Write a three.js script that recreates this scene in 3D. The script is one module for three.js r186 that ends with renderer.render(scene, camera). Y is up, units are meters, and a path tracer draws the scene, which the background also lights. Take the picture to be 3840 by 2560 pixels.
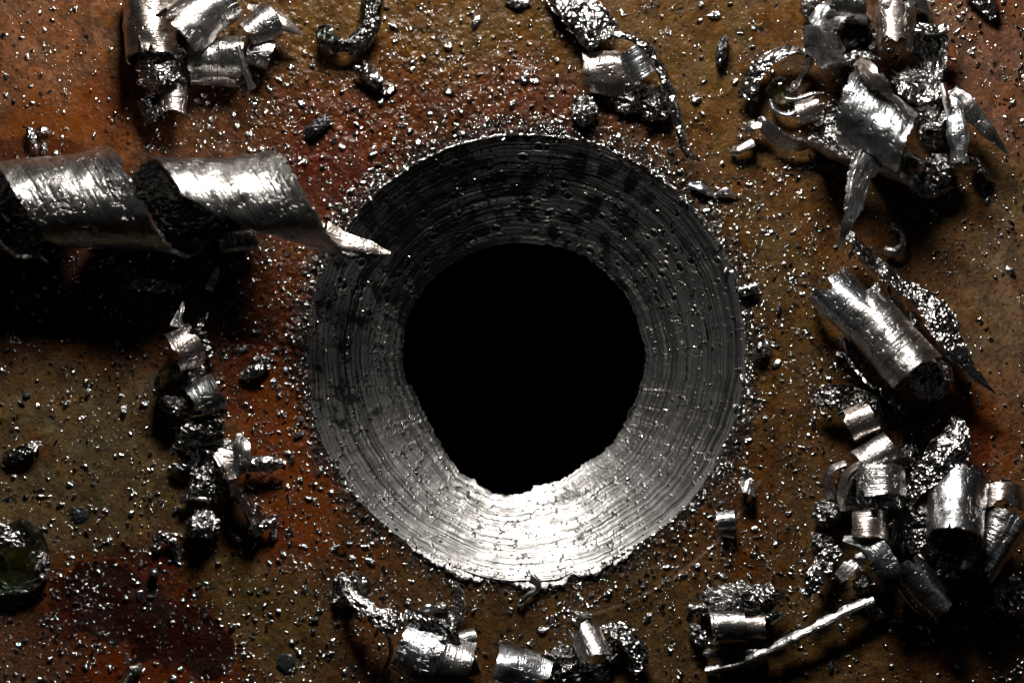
import * as THREE from 'three';
import { mergeGeometries } from 'three/addons/utils/BufferGeometryUtils.js';
import { RectAreaLightUniformsLib } from 'three/addons/lights/RectAreaLightUniformsLib.js';

// ------------------------------------------------------------------ camera, light, exposure
// Lengths are written in units of 25 micrometres (K): the picture is 2352 x 1568 of them, about 59 x 39 mm.
const K = 1 / 40000, W = 2352, H = 1568, CAM = 9000;
const scene = new THREE.Scene();
scene.background = new THREE.Color(0, 0, 0);
const camera = new THREE.PerspectiveCamera(2 * Math.atan(H / 2 / CAM) * 180 / Math.PI, W / H, 0.02, 3);
camera.position.set(0, CAM * K, 0);
camera.up.set(0, 0, -1);
camera.lookAt(0, 0, 0);
camera.focus = (CAM - 40) * K; camera.userData.fStop = 22;
const renderer = new THREE.WebGLRenderer({ antialias: true });
renderer.toneMapping = THREE.LinearToneMapping;
renderer.toneMappingExposure = 1;
renderer.shadowMap.enabled = true;
RectAreaLightUniformsLib.init();
function softbox(x, h, z, w, d, power, color, tx = 0, tz = 0) {
  const l = new THREE.RectAreaLight(color, power, w * K, d * K);
  l.position.set(x * K, h * K, z * K); l.lookAt(tx * K, 0, tz * K);
  scene.add(l); return l;
}
softbox(-60, 1800, -2650, 1000, 620, 112, new THREE.Color(1, 0.95, 0.88), 0, 0);           // the one strong lamp, above the upper edge
softbox(-3600, 2600, 900, 1500, 1500, 0.10, new THREE.Color(0.9, 0.95, 1), 0, 0);         // weak fill
softbox(3800, 2400, 700, 1500, 1500, 0.22, new THREE.Color(0.85, 0.93, 1), 0, 0);        // weak cool fill

// ------------------------------------------------------------------ noise and random numbers
function rng(seed) { let a = seed >>> 0; return () => { a = (a + 0x6D2B79F5) >>> 0; let t = a; t = Math.imul(t ^ (t >>> 15), t | 1); t ^= t + Math.imul(t ^ (t >>> 7), t | 61); return ((t ^ (t >>> 14)) >>> 0) / 4294967296; }; }
const PERM = new Uint8Array(512), VAL = new Float32Array(256);
{ const r = rng(77), p = [...Array(256).keys()]; for (let i = 255; i > 0; i--) { const j = Math.floor(r() * (i + 1)); [p[i], p[j]] = [p[j], p[i]]; } for (let i = 0; i < 512; i++) PERM[i] = p[i & 255]; for (let i = 0; i < 256; i++) VAL[i] = r() * 2 - 1; }
const fade = (t) => t * t * (3 - 2 * t);
function n2(x, y) {
  const xi = Math.floor(x), yi = Math.floor(y), fx = fade(x - xi), fy = fade(y - yi), X = xi & 255, Y = yi & 255, X1 = (X + 1) & 255, Y1 = (Y + 1) & 255;
  const a = VAL[PERM[PERM[X] + Y]], b = VAL[PERM[PERM[X1] + Y]], c = VAL[PERM[PERM[X] + Y1]], d = VAL[PERM[PERM[X1] + Y1]];
  return (a + (b - a) * fx) * (1 - fy) + (c + (d - c) * fx) * fy;
}
function n3(x, y, z) {
  const zi = Math.floor(z), f = fade(z - zi), o = (zi & 255) * 17.31, p = ((zi + 1) & 255) * 17.31;
  return n2(x + o, y + o * 1.7) * (1 - f) + n2(x + p, y + p * 1.7) * f;
}
function f2(x, y, o = 4) { let s = 0, a = 0.5; for (let i = 0; i < o; i++) { s += a * n2(x, y); x = x * 2.03 + 13.7; y = y * 2.03 + 7.1; a *= 0.5; } return s; }
function f3(x, y, z, o = 3) { let s = 0, a = 0.5; for (let i = 0; i < o; i++) { s += a * n3(x, y, z); x = x * 2.03 + 3.7; y = y * 2.03 + 7.1; z = z * 2.03 + 1.3; a *= 0.5; } return s; }
const clamp = (x, a = 0, b = 1) => Math.min(b, Math.max(a, x)), lerp = (a, b, t) => a + (b - a) * t, smooth = (a, b, x) => fade(clamp((x - a) / (b - a)));
const DEG = Math.PI / 180;

// ------------------------------------------------------------------ naming
const used = {};
const numbered = (n) => { const k = used[n] ?? 0; used[n] = k + 1; return k ? n + '_' + String(k).padStart(3, '0') : n; };
function tag(o, label, category, group, kind) { if (label) o.userData.label = label; if (category) o.userData.category = category; if (group) o.userData.group = group; if (kind) o.userData.kind = kind; return o; }
function put(name, geometry, material, parent) { const m = new THREE.Mesh(geometry, material); m.name = parent === scene ? numbered(name) : name; m.castShadow = m.receiveShadow = true; parent.add(m); return m; }
function texture(w, h, data, srgb, wrap) {
  const t = new THREE.DataTexture(data, w, h, THREE.RGBAFormat, data instanceof Float32Array ? THREE.FloatType : THREE.UnsignedByteType);
  t.magFilter = THREE.LinearFilter; t.minFilter = THREE.LinearFilter; t.wrapS = t.wrapT = wrap ?? THREE.RepeatWrapping;
  if (srgb) t.colorSpace = THREE.SRGBColorSpace; t.needsUpdate = true; return t;
}

// ------------------------------------------------------------------ where the hole is
const RC = [1210, 815], HC = [1206, 843];
const ringR = (t) => 506 + 5 * n2(Math.cos(t) * 2 + 9, Math.sin(t) * 2 + 4) + 3 * n2(Math.cos(t) * 9 + 5, Math.sin(t) * 9) + 1.5 * n2(t * 30, 3) + 6 * Math.max(0, Math.sin(t)) ** 6;
const HOLE = [[1184, 556], [1120, 568], [1049, 597], [1005, 628], [978, 656], [950, 700], [937, 731], [927, 770], [924, 808], [924, 835], [928, 860], [937, 884], [945, 886], [967, 934], [995, 988], [1030, 1048], [1059, 1088], [1078, 1098], [1093, 1105], [1104, 1118], [1118, 1122], [1133, 1131], [1174, 1137], [1206, 1132], [1222, 1126], [1226, 1116], [1286, 1105], [1313, 1089], [1338, 1070], [1348, 1060], [1381, 1041], [1402, 1024], [1441, 961], [1447, 935], [1457, 930], [1466, 905], [1476, 865], [1484, 825], [1481, 795], [1472, 765], [1458, 717], [1421, 656], [1388, 622], [1353, 596], [1286, 568], [1235, 560]]
  .map(([x, y]) => [Math.atan2(y - HC[1], x - HC[0]), Math.hypot(x - HC[0], y - HC[1])]).sort((a, b) => a[0] - b[0]);
function holeR(t) {
  t = Math.atan2(Math.sin(t), Math.cos(t));
  let i = HOLE.findIndex((p) => p[0] > t); if (i < 0) i = 0;
  const b = HOLE[i], a = HOLE[(i + HOLE.length - 1) % HOLE.length];
  const w = ((b[0] - a[0]) + 2 * Math.PI) % (2 * Math.PI), s = (((t - a[0]) + 2 * Math.PI) % (2 * Math.PI)) / w;
  return lerp(a[1], b[1], s) + 2.2 * n2(t * 40, 8) + 1.4 * n2(t * 95, 2);
}
const DEPTH = 122;

// ------------------------------------------------------------------ loose grains: where they lie (the plate's oil film swells round them)
const R = rng(4242);
const SPOTS = [];        // [x, y, size] of every grain
function density(x, y) {
  const d = Math.hypot(x - RC[0], y - RC[1]);
  let k = 0.34 + 0.5 * f2(x / 190 + 3, y / 190 + 8, 3) + 0.25 * n2(x / 40, y / 40);
  k += 0.9 * Math.exp(-(((d - 522) / 34) ** 2)) + 0.3 * Math.exp(-(((d - 620) / 120) ** 2));
  if (x < 330 && y < 380) k *= 0.42;
  if (x > 1560 && x < 1900 && y > 380 && y < 1300) k += 0.16;
  if (y > 840 && x < 760) k += 0.16;
  return clamp(k, 0.03, 1);
}
const free = (x, y) => Math.hypot(x - RC[0], y - RC[1]) > 512;
const fine = [];
const clump = (x, y) => { const c = n2(x / 17 + 31, y / 17 + 9) * 0.6 + n2(x / 34, y / 34 + 60) * 0.5; return 0.35 + 1.6 * smooth(0.05, 0.6, c); };
while (fine.length < 2300) { const t = R() * 6.2832, d = 506 + 52 * R() ** 2, x = RC[0] + d * Math.cos(t), y = RC[1] + d * Math.sin(t); if (R() < 0.45 + 0.55 * Math.max(0, Math.cos(t + 1.0)) + 0.3 * n2(t * 14, 3)) fine.push([x, y, 0.8 + 3.6 * R() ** 5]); }
while (fine.length < 62000) { const x = -200 + R() * 2750, y = -200 + R() * 1970; if (free(x, y) && R() < density(x, y) * clump(x, y)) { const s = 0.55 + 0.95 * R() ** 2 + 4 * R() ** 11; fine.push([x, y, s]); if (s > 2.1) SPOTS.push([x, y, s * 1.2]); } }
const grains = [];       // those that can be picked apart
const HAND = [[905, 60, 13], [872, 235, 10], [1032, 108, 13], [1208, 180, 17], [958, 328, 11], [900, 205, 8], [765, 322, 12], [700, 372, 9], [830, 255, 8], [1090, 52, 12], [1060, 45, 10], [1280, 135, 9], [1310, 20, 9], [1178, 240, 9], [985, 262, 8], [600, 345, 9], [690, 240, 8], [640, 180, 9], [620, 205, 7], [480, 290, 7], [540, 265, 7], [485, 272, 9], [575, 310, 8], [700, 120, 9], [720, 150, 7], [215, 310, 9], [1640, 35, 11], [1610, 8, 10], [1685, 190, 10], [1700, 75, 7], [1730, 105, 7], [1600, 230, 14], [1740, 480, 8], [1725, 665, 12], [1710, 720, 9], [1750, 800, 11], [1705, 870, 9], [1690, 935, 9], [1720, 905, 7], [1655, 560, 9], [1665, 620, 8], [1660, 1205, 8], [1720, 1010, 10], [1662, 1265, 8], [1768, 1370, 8], [1600, 1300, 9], [1555, 1210, 7], [2320, 620, 11], [2300, 535, 9], [2330, 460, 8], [2270, 460, 8], [2230, 120, 9], [2325, 235, 9], [2310, 270, 8], [2210, 40, 7], [30, 1090, 9], [60, 905, 10], [150, 930, 11], [270, 860, 9], [380, 905, 8], [200, 905, 12], [280, 905, 8], [330, 930, 9], [560, 800, 10], [600, 850, 14], [590, 760, 9], [640, 905, 8], [625, 880, 9], [690, 960, 9], [685, 1000, 11], [640, 950, 8], [660, 1040, 9], [710, 1145, 10], [690, 1100, 8], [650, 1270, 11], [700, 1255, 8], [620, 1290, 7], [590, 1160, 8], [545, 1240, 9], [480, 1225, 10], [500, 1290, 8], [320, 1365, 10], [345, 1370, 9], [285, 1375, 8], [240, 1340, 6], [175, 1325, 7], [120, 1370, 7], [530, 1440, 11], [560, 1500, 9], [670, 1470, 10], [690, 1500, 9], [200, 1530, 8], [305, 1535, 10], [410, 1535, 9], [20, 1420, 8], [40, 1480, 8], [60, 1470, 7], [420, 1380, 7], [320, 1300, 8], [250, 1240, 8], [215, 1110, 8], [300, 1140, 9], [240, 1170, 9], [160, 1110, 8], [1400, 1360, 10], [1330, 1410, 10], [1270, 1420, 8], [1480, 1370, 8], [1520, 1340, 7], [1560, 1420, 8], [1245, 1445, 8], [1170, 1400, 9], [1085, 1400, 8], [850, 1290, 10], [760, 1260, 9], [800, 1245, 8], [700, 1350, 8], [720, 1420, 9], [640, 1400, 9], [755, 1500, 8], [790, 1545, 9], [1560, 1545, 8], [1540, 1490, 8], [1850, 1545, 8], [1920, 1500, 9], [2050, 1530, 8], [2200, 1530, 9], [2110, 1440, 8], [1800, 1110, 8], [1780, 1250, 9], [1810, 1180, 7], [1660, 1320, 10], [1720, 1320, 9], [1765, 1300, 7], [1620, 1135, 9], [1590, 1160, 8], [855, 355, 10], [905, 320, 9], [880, 345, 9], [940, 300, 8], [1000, 300, 9], [1060, 310, 8], [1120, 275, 9], [730, 300, 8], [805, 435, 9], [790, 490, 11], [740, 520, 9], [775, 565, 8], [1420, 310, 9], [1560, 390, 9], [1540, 350, 9], [1610, 420, 10], [1625, 480, 9], [1690, 525, 8], [15, 220, 7], [60, 130, 7], [120, 20, 9], [170, 20, 8], [100, 70, 6], [250, 225, 7], [285, 235, 7], [70, 200, 6], [130, 350, 8], [40, 380, 7], [300, 25, 7]];
for (const [x, y, s] of HAND) grains.push([x + R() * 6 - 3, y + R() * 6 - 3, s * (0.55 + 0.2 * R())]);
while (grains.length < 255) { const x = R() * W, y = R() * H, s = 4 + 4 * R() ** 2; if (free(x, y) && R() < density(x, y) && grains.every((g) => Math.hypot(g[0] - x, g[1] - y) > 22)) grains.push([x, y, s]); }
for (const g of grains) SPOTS.push([g[0], g[1], g[2] * 1.15]);

// ------------------------------------------------------------------ plate: colour and relief
const PX0 = -330, PY0 = -330, PW = W + 660, PH = H + 660;        // extent of the plate in units
const TW = 2048, TH = Math.round(2048 * PH / PW);
// stains: x, y, radius x, radius y, linear colour, strength
const STAINS = [
  [150, 130, 260, 220, [0.150, 0.068, 0.034], 1.2], [210, 285, 150, 75, [0.165, 0.050, 0.008], 1.7], [60, 340, 110, 40, [0.10, 0.026, 0.006], 1.2], [60, 0, 90, 60, [0.15, 0.06, 0.03], 0.6],
  [450, 300, 170, 90, [0.105, 0.043, 0.018], 1.0], [560, 210, 120, 90, [0.085, 0.03, 0.015], 0.9], [800, 60, 330, 110, [0.150, 0.082, 0.026], 1.5], [1150, 40, 220, 110, [0.145, 0.080, 0.025], 1.2],
  [1000, 245, 330, 95, [0.125, 0.042, 0.019], 1.25], [760, 390, 110, 110, [0.12, 0.028, 0.015], 1.8], [1300, 270, 110, 60, [0.12, 0.034, 0.018], 1.2], [620, 180, 90, 50, [0.12, 0.05, 0.022], 0.8],
  [1640, 120, 160, 200, [0.135, 0.078, 0.022], 1.3], [1790, 80, 70, 50, [0.17, 0.07, 0.012], 1.2], [1700, 20, 80, 40, [0.14, 0.10, 0.05], 0.8], [1560, 330, 70, 70, [0.13, 0.05, 0.015], 0.9],
  [1760, 520, 120, 300, [0.130, 0.070, 0.020], 1.5], [1680, 620, 60, 100, [0.13, 0.048, 0.014], 0.8], [1800, 900, 140, 240, [0.125, 0.066, 0.018], 1.3], [1710, 1130, 90, 110, [0.125, 0.044, 0.010], 1.2], [1830, 1150, 60, 80, [0.11, 0.08, 0.035], 0.8],
  [2270, 140, 130, 170, [0.165, 0.085, 0.055], 1.5], [2165, 175, 36, 60, [0.19, 0.035, 0.004], 2.4], [2310, 40, 50, 50, [0.16, 0.055, 0.015], 1.0], [2270, 470, 120, 130, [0.15, 0.095, 0.042], 1.2], [2215, 440, 50, 30, [0.17, 0.075, 0.012], 1.0],
  [2310, 720, 110, 190, [0.175, 0.115, 0.068], 1.4], [2320, 900, 70, 110, [0.17, 0.09, 0.05], 0.9], [2230, 1010, 60, 110, [0.20, 0.05, 0.005], 2.2], [2260, 950, 40, 40, [0.19, 0.075, 0.01], 1.0], [2310, 1060, 60, 60, [0.17, 0.09, 0.04], 1.1],
  [140, 1060, 240, 200, [0.150, 0.112, 0.055], 1.7], [60, 1090, 80, 70, [0.17, 0.095, 0.055], 0.9], [120, 700, 300, 150, [0.12, 0.045, 0.022], 1.0], [600, 740, 160, 160, [0.13, 0.035, 0.016], 1.0], [330, 1130, 110, 60, [0.14, 0.095, 0.035], 0.8],
  [650, 900, 80, 130, [0.175, 0.042, 0.010], 1.9], [690, 1120, 90, 140, [0.19, 0.045, 0.008], 2.2], [610, 1240, 60, 60, [0.17, 0.05, 0.01], 1.0], [110, 1010, 20, 24, [0.16, 0.04, 0.006], 1.4],
  [270, 1390, 150, 95, [0.082, 0.012, 0.003], 2.6], [400, 1400, 90, 90, [0.08, 0.012, 0.003], 2.2], [380, 1540, 180, 90, [0.15, 0.035, 0.005], 2.0], [250, 1500, 70, 50, [0.13, 0.03, 0.005], 1.2], [130, 1330, 70, 50, [0.19, 0.08, 0.02], 0.8],
  [50, 1500, 110, 130, [0.17, 0.085, 0.052], 1.4], [600, 1450, 150, 150, [0.135, 0.088, 0.032], 1.5], [520, 1310, 90, 60, [0.12, 0.09, 0.035], 1.0], [820, 1390, 130, 90, [0.13, 0.055, 0.018], 1.0], [830, 1270, 100, 60, [0.15, 0.05, 0.012], 0.8],
  [1180, 1400, 240, 90, [0.125, 0.068, 0.024], 1.4], [1500, 1400, 180, 130, [0.13, 0.078, 0.026], 1.5], [1620, 1230, 130, 90, [0.135, 0.058, 0.014], 1.2], [1850, 1480, 200, 110, [0.15, 0.095, 0.032], 1.4], [1500, 1540, 200, 70, [0.15, 0.10, 0.04], 0.9],
  [2150, 1500, 220, 120, [0.11, 0.05, 0.022], 1.2], [1970, 1340, 70, 60, [0.16, 0.11, 0.045], 0.8], [1700, 1350, 90, 50, [0.15, 0.05, 0.01], 0.8],
];
function plateColour(x, y, out) {
  const wx = x + 60 * f2(x / 90, y / 90, 5) + 26 * f2(x / 17, y / 17, 3), wy = y + 60 * f2(x / 90 + 31, y / 90 + 17, 5) + 26 * f2(x / 17 + 5, y / 17, 3);
  let r = 0.135 * 0.5, g = 0.068 * 0.5, b = 0.028 * 0.5, w = 0.5;
  for (const [sx, sy, rx, ry, c, k] of STAINS) {
    const dx = (wx - sx) / rx, dy = (wy - sy) / ry, d = dx * dx + dy * dy;
    if (d < 5) { const a = k * k * Math.exp(-d * d * 0.55 - d * 0.4) * 1.6; r += c[0] * a; g += c[1] * a; b += c[2] * a; w += a; }
  }
  r /= w; g /= w; b /= w;
  const grain = 1 + 0.45 * f2(x / 19, y / 19, 4) + 0.30 * n2(x / 3.1, y / 3.1) + 0.22 * n2(x / 7.3, y / 7.3), spot = smooth(0.26, 0.5, f2(x / 24 + 90, y / 24 + 2, 3));
  const hue = f2(x / 55 + 7, y / 55 + 41, 3);
  r *= grain * (1 + 0.10 * hue); g *= grain * (1 - 0.10 * hue); b *= grain * (1 - 0.2 * hue);
  const dark = 1 - 0.25 * spot;
  const d = Math.hypot(x - RC[0], y - RC[1]), grime = smooth(570, 512, d + 46 * f2(x / 26, y / 26, 3)) * 0.85;
  const sw = smooth(30, 0, Math.abs(Math.hypot(x - 1205, y - 820) - 610)) * smooth(0.2, 0.6, n2(Math.hypot(x - 1205, y - 820) / 2.2, 1)) * (x > 1300 && y > 1100 ? 0.4 : 0);
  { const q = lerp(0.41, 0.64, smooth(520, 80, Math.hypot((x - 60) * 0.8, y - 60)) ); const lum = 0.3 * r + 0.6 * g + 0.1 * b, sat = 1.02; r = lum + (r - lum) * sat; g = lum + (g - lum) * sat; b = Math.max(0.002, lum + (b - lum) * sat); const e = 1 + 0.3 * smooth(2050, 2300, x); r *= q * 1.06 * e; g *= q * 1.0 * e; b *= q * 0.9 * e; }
  { const m = 0.55 * smooth(0.12, 0.26, f2(x / 62 + 200, y / 62, 6)), m2 = 0.6 * smooth(0.16, 0.3, f2(x / 40, y / 40 + 300, 6)), m3 = 0.5 * smooth(0.2, 0.34, f2(x / 28 + 77, y / 28 + 30, 5));
    r = lerp(lerp(lerp(r, r * 0.62, m), r * 1.12 + 0.003, m2), r * 0.4, m3); g = lerp(lerp(lerp(g, g * 0.5, m), g * 0.96, m2), g * 0.42, m3); b = lerp(lerp(lerp(b, b * 0.45, m), b * 0.7, m2), b * 0.5, m3); }
  const blot = (cx, cy, rx, ry, tn) => { const c = Math.cos(tn), s = Math.sin(tn), dx = x - cx, dy = y - cy; return smooth(1.12, 0.86, Math.hypot((dx * c + dy * s) / rx, (dy * c - dx * s) / ry) + 0.55 * f2(x / 70 + cx, y / 70, 5)); };
  { const m = Math.max(blot(265, 1390, 165, 105, 0.25), blot(400, 1460, 130, 105, 0.5), 0.9 * blot(180, 1410, 80, 60, 0)), m2 = 0.8 * blot(390, 1545, 190, 100, 0.1), edge = m * (1 - m) * 4;
    r = lerp(lerp(r, 0.075, m2), 0.015 * grain * (0.8 + 0.5 * smooth(0, 0.4, f2(x / 50 + 12, y / 50, 4))), m) + 0.03 * edge; g = lerp(lerp(g, 0.014, m2), 0.0030 * grain, m) + 0.006 * edge; b = lerp(lerp(b, 0.002, m2), 0.0009, m); }
  { const m = 0.75 * Math.max(blot(2235, 1040, 46, 90, 0), blot(2166, 172, 26, 62, 0)); r = lerp(r, 0.075, m); g = lerp(g, 0.012, m); b = lerp(b, 0.002, m); }
  { const m = 0.7 * Math.max(blot(150, 275, 170, 75, -0.4), blot(690, 1130, 70, 130, -0.3), blot(650, 920, 60, 110, -0.5)); r = lerp(r, 0.095, m); g = lerp(g, 0.024, m); b = lerp(b, 0.003, m); }
  { const m = 0.8 * blot(60, 345, 120, 30, -0.1); r = lerp(r, 0.035, m); g = lerp(g, 0.008, m); b = lerp(b, 0.002, m); }
  out[0] = lerp(r * dark, 0.012, grime) + sw * 0.1; out[1] = lerp(g * dark, 0.011, grime) + sw * 0.09; out[2] = lerp(b * dark, 0.010, grime) + sw * 0.07;
}
const wet = (x, y) => Math.exp(-(((x - 900) / 480) ** 2) - (((y - 210) / 210) ** 2)) + 0.7 * Math.exp(-(((x - 620) / 260) ** 2) - (((y - 720) / 170) ** 2));
const toByte = (x) => { x = clamp(x); return Math.round(255 * (x <= 0.0031308 ? 12.92 * x : 1.055 * Math.pow(x, 1 / 2.4) - 0.055)); };
const plateCol = new Uint8Array(TW * TH * 4), plateBump = new Float32Array(TW * TH * 4), plateRough = new Uint8Array(TW * TH * 4);
{
  const o = [0, 0, 0], hgt = new Float32Array(TW * TH), px = PW / TW;
  for (let j = 0; j < TH; j++) for (let i = 0; i < TW; i++) {
    const x = PX0 + (i + 0.5) * px, y = PY0 + (j + 0.5) * PH / TH, q = j * TW + i, p = q * 4;
    plateColour(x, y, o);
    plateCol[p] = toByte(o[0]); plateCol[p + 1] = toByte(o[1]); plateCol[p + 2] = toByte(o[2]); plateCol[p + 3] = 255;
    const w = wet(x, y), peel = f2(x / 13, y / 13, 3), d = Math.hypot(x - RC[0], y - RC[1]), near = smooth(590, 520, d);
    hgt[q] = (0.9 + 4.2 * w + 4 * near) * peel + 0.45 * n2(x / 4.2, y / 4.2) + 0.15 * n2(x / 2.3, y / 2.3) + 3 * f2(x / 60, y / 60, 2);
    const rr = 0.40 - 0.18 * w - 0.15 * near + 0.3 * f2(x / 40 + 9, y / 40, 3);
    plateRough[p] = plateRough[p + 1] = plateRough[p + 2] = Math.round(255 * clamp(rr, 0.14, 0.8)); plateRough[p + 3] = 255;
  }
  const specks = rng(555);
  for (let k = 0; k < 11000; k++) {                                   // little black pits in the rust
    const x = PX0 + specks() * PW, y = PY0 + specks() * PH, s = 1 + 5 * specks() ** 4, st = 0.6 + 1.2 * specks(), tn = specks() * 3.14, dk = 0.35 + 0.6 * specks(), ct = Math.cos(tn), sn = Math.sin(tn);
    if (0.45 + 0.8 * n2(x / 110, y / 110) < specks()) continue;
    const rad = s * 2.2;
    for (let j = Math.max(0, Math.floor((y - rad - PY0) / px)); j <= Math.min(TH - 1, (y + rad - PY0) / px); j++) for (let i = Math.max(0, Math.floor((x - rad - PX0) / px)); i <= Math.min(TW - 1, (x + rad - PX0) / px); i++) {
      const X = PX0 + (i + 0.5) * px - x, Y = PY0 + (j + 0.5) * px - y, d = Math.hypot((X * ct + Y * sn) / st, Y * ct - X * sn) / s + 0.5 * n2((X + x) / 2.6, (Y + y) / 2.6), a = dk * smooth(1.15, 0.55, d), p = (j * TW + i) * 4;
      if (a > 0) { for (let c = 0; c < 3; c++) plateCol[p + c] *= 1 - a; hgt[j * TW + i] -= 1.2 * a; }
    }
  }
  for (const [x, y, s] of SPOTS) {                                   // the oil climbs a little up every grain
    const rad = s * 2.1, hgtMax = s * (0.12 + 0.75 * clamp(wet(x, y)));
    const i0 = Math.max(0, Math.floor((x - rad - PX0) / px)), i1 = Math.min(TW - 1, Math.ceil((x + rad - PX0) / px)), j0 = Math.max(0, Math.floor((y - rad - PY0) / px)), j1 = Math.min(TH - 1, Math.ceil((y + rad - PY0) / px));
    for (let j = j0; j <= j1; j++) for (let i = i0; i <= i1; i++) { const d = Math.hypot(PX0 + (i + 0.5) * px - x, PY0 + (j + 0.5) * px - y) / rad; if (d < 1) hgt[j * TW + i] += hgtMax * (1 - d) * (1 - d) * (1 + 2 * d); }
  }
  for (let q = 0; q < TW * TH; q++) { const v = clamp(0.5 + hgt[q] / 60); plateBump[q * 4] = plateBump[q * 4 + 1] = plateBump[q * 4 + 2] = v; plateBump[q * 4 + 3] = 1; }
}
const M = {};
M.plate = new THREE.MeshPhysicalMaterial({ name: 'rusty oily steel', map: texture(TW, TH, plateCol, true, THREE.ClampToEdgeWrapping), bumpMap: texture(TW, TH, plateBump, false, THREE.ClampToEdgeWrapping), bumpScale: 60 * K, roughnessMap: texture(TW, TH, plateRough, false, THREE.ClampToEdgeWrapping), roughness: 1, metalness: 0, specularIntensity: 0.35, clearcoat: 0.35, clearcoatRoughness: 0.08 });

// plate: a polar sheet from the rim of the countersink to the plate's edges
const plateH = (x, y) => 5 * f2(x / 120, y / 120, 2) * smooth(505, 620, Math.hypot(x - RC[0], y - RC[1]));
function grid(nu, nv, f, closeU = false, flatUv = false) {                          // f(i/nu, j/nv) -> [x, h, y, u, v]
  const pos = new Float32Array((nu + 1) * (nv + 1) * 3), uv = new Float32Array((nu + 1) * (nv + 1) * 2), idx = [];
  for (let j = 0; j <= nv; j++) for (let i = 0; i <= nu; i++) {
    const a = f(closeU && i === nu ? 0 : i / nu, j / nv), q = j * (nu + 1) + i;
    pos[q * 3] = a[0]; pos[q * 3 + 1] = a[1]; pos[q * 3 + 2] = a[2]; uv[q * 2] = closeU && i === nu && !flatUv ? 1 : a[3]; uv[q * 2 + 1] = a[4];
  }
  for (let j = 0; j < nv; j++) for (let i = 0; i < nu; i++) { const a = j * (nu + 1) + i, b = a + 1, c = a + nu + 1, d = c + 1; idx.push(a, c, b, b, c, d); }
  const g = new THREE.BufferGeometry();
  g.setAttribute('position', new THREE.BufferAttribute(pos, 3)); g.setAttribute('uv', new THREE.BufferAttribute(uv, 2)); g.setIndex(idx);
  return g;
}
function world(g, base = [0, 0, 0], flip = false) {                 // units -> metres about a base point; smooth normals
  const p = g.attributes.position.array;
  for (let i = 0; i < p.length; i += 3) { p[i] = (p[i] - base[0]) * K; p[i + 1] = (p[i + 1] - base[1]) * K; p[i + 2] = (p[i + 2] - base[2]) * K; }
  if (flip) { const ix = g.index.array; for (let i = 0; i < ix.length; i += 3) { const t = ix[i]; ix[i] = ix[i + 1]; ix[i + 1] = t; } }
  g.computeVertexNormals();
  return g;
}
const CENTRE = [W / 2, 0, H / 2];
const plate = tag(new THREE.Group(), 'rusty brown oily steel plate with a countersunk hole drilled through it', 'plate', null, 'structure');
plate.name = 'steel_plate'; scene.add(plate);
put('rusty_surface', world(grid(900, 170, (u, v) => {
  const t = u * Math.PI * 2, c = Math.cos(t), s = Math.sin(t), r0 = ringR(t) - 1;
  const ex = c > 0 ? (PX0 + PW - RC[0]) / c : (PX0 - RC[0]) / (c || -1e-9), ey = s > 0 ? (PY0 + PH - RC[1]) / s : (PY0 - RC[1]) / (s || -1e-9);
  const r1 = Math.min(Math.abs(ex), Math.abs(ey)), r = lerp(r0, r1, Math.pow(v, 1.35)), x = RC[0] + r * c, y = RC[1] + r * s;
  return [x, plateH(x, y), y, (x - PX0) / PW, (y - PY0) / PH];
}, true, true), CENTRE, true), M.plate, plate);

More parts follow.
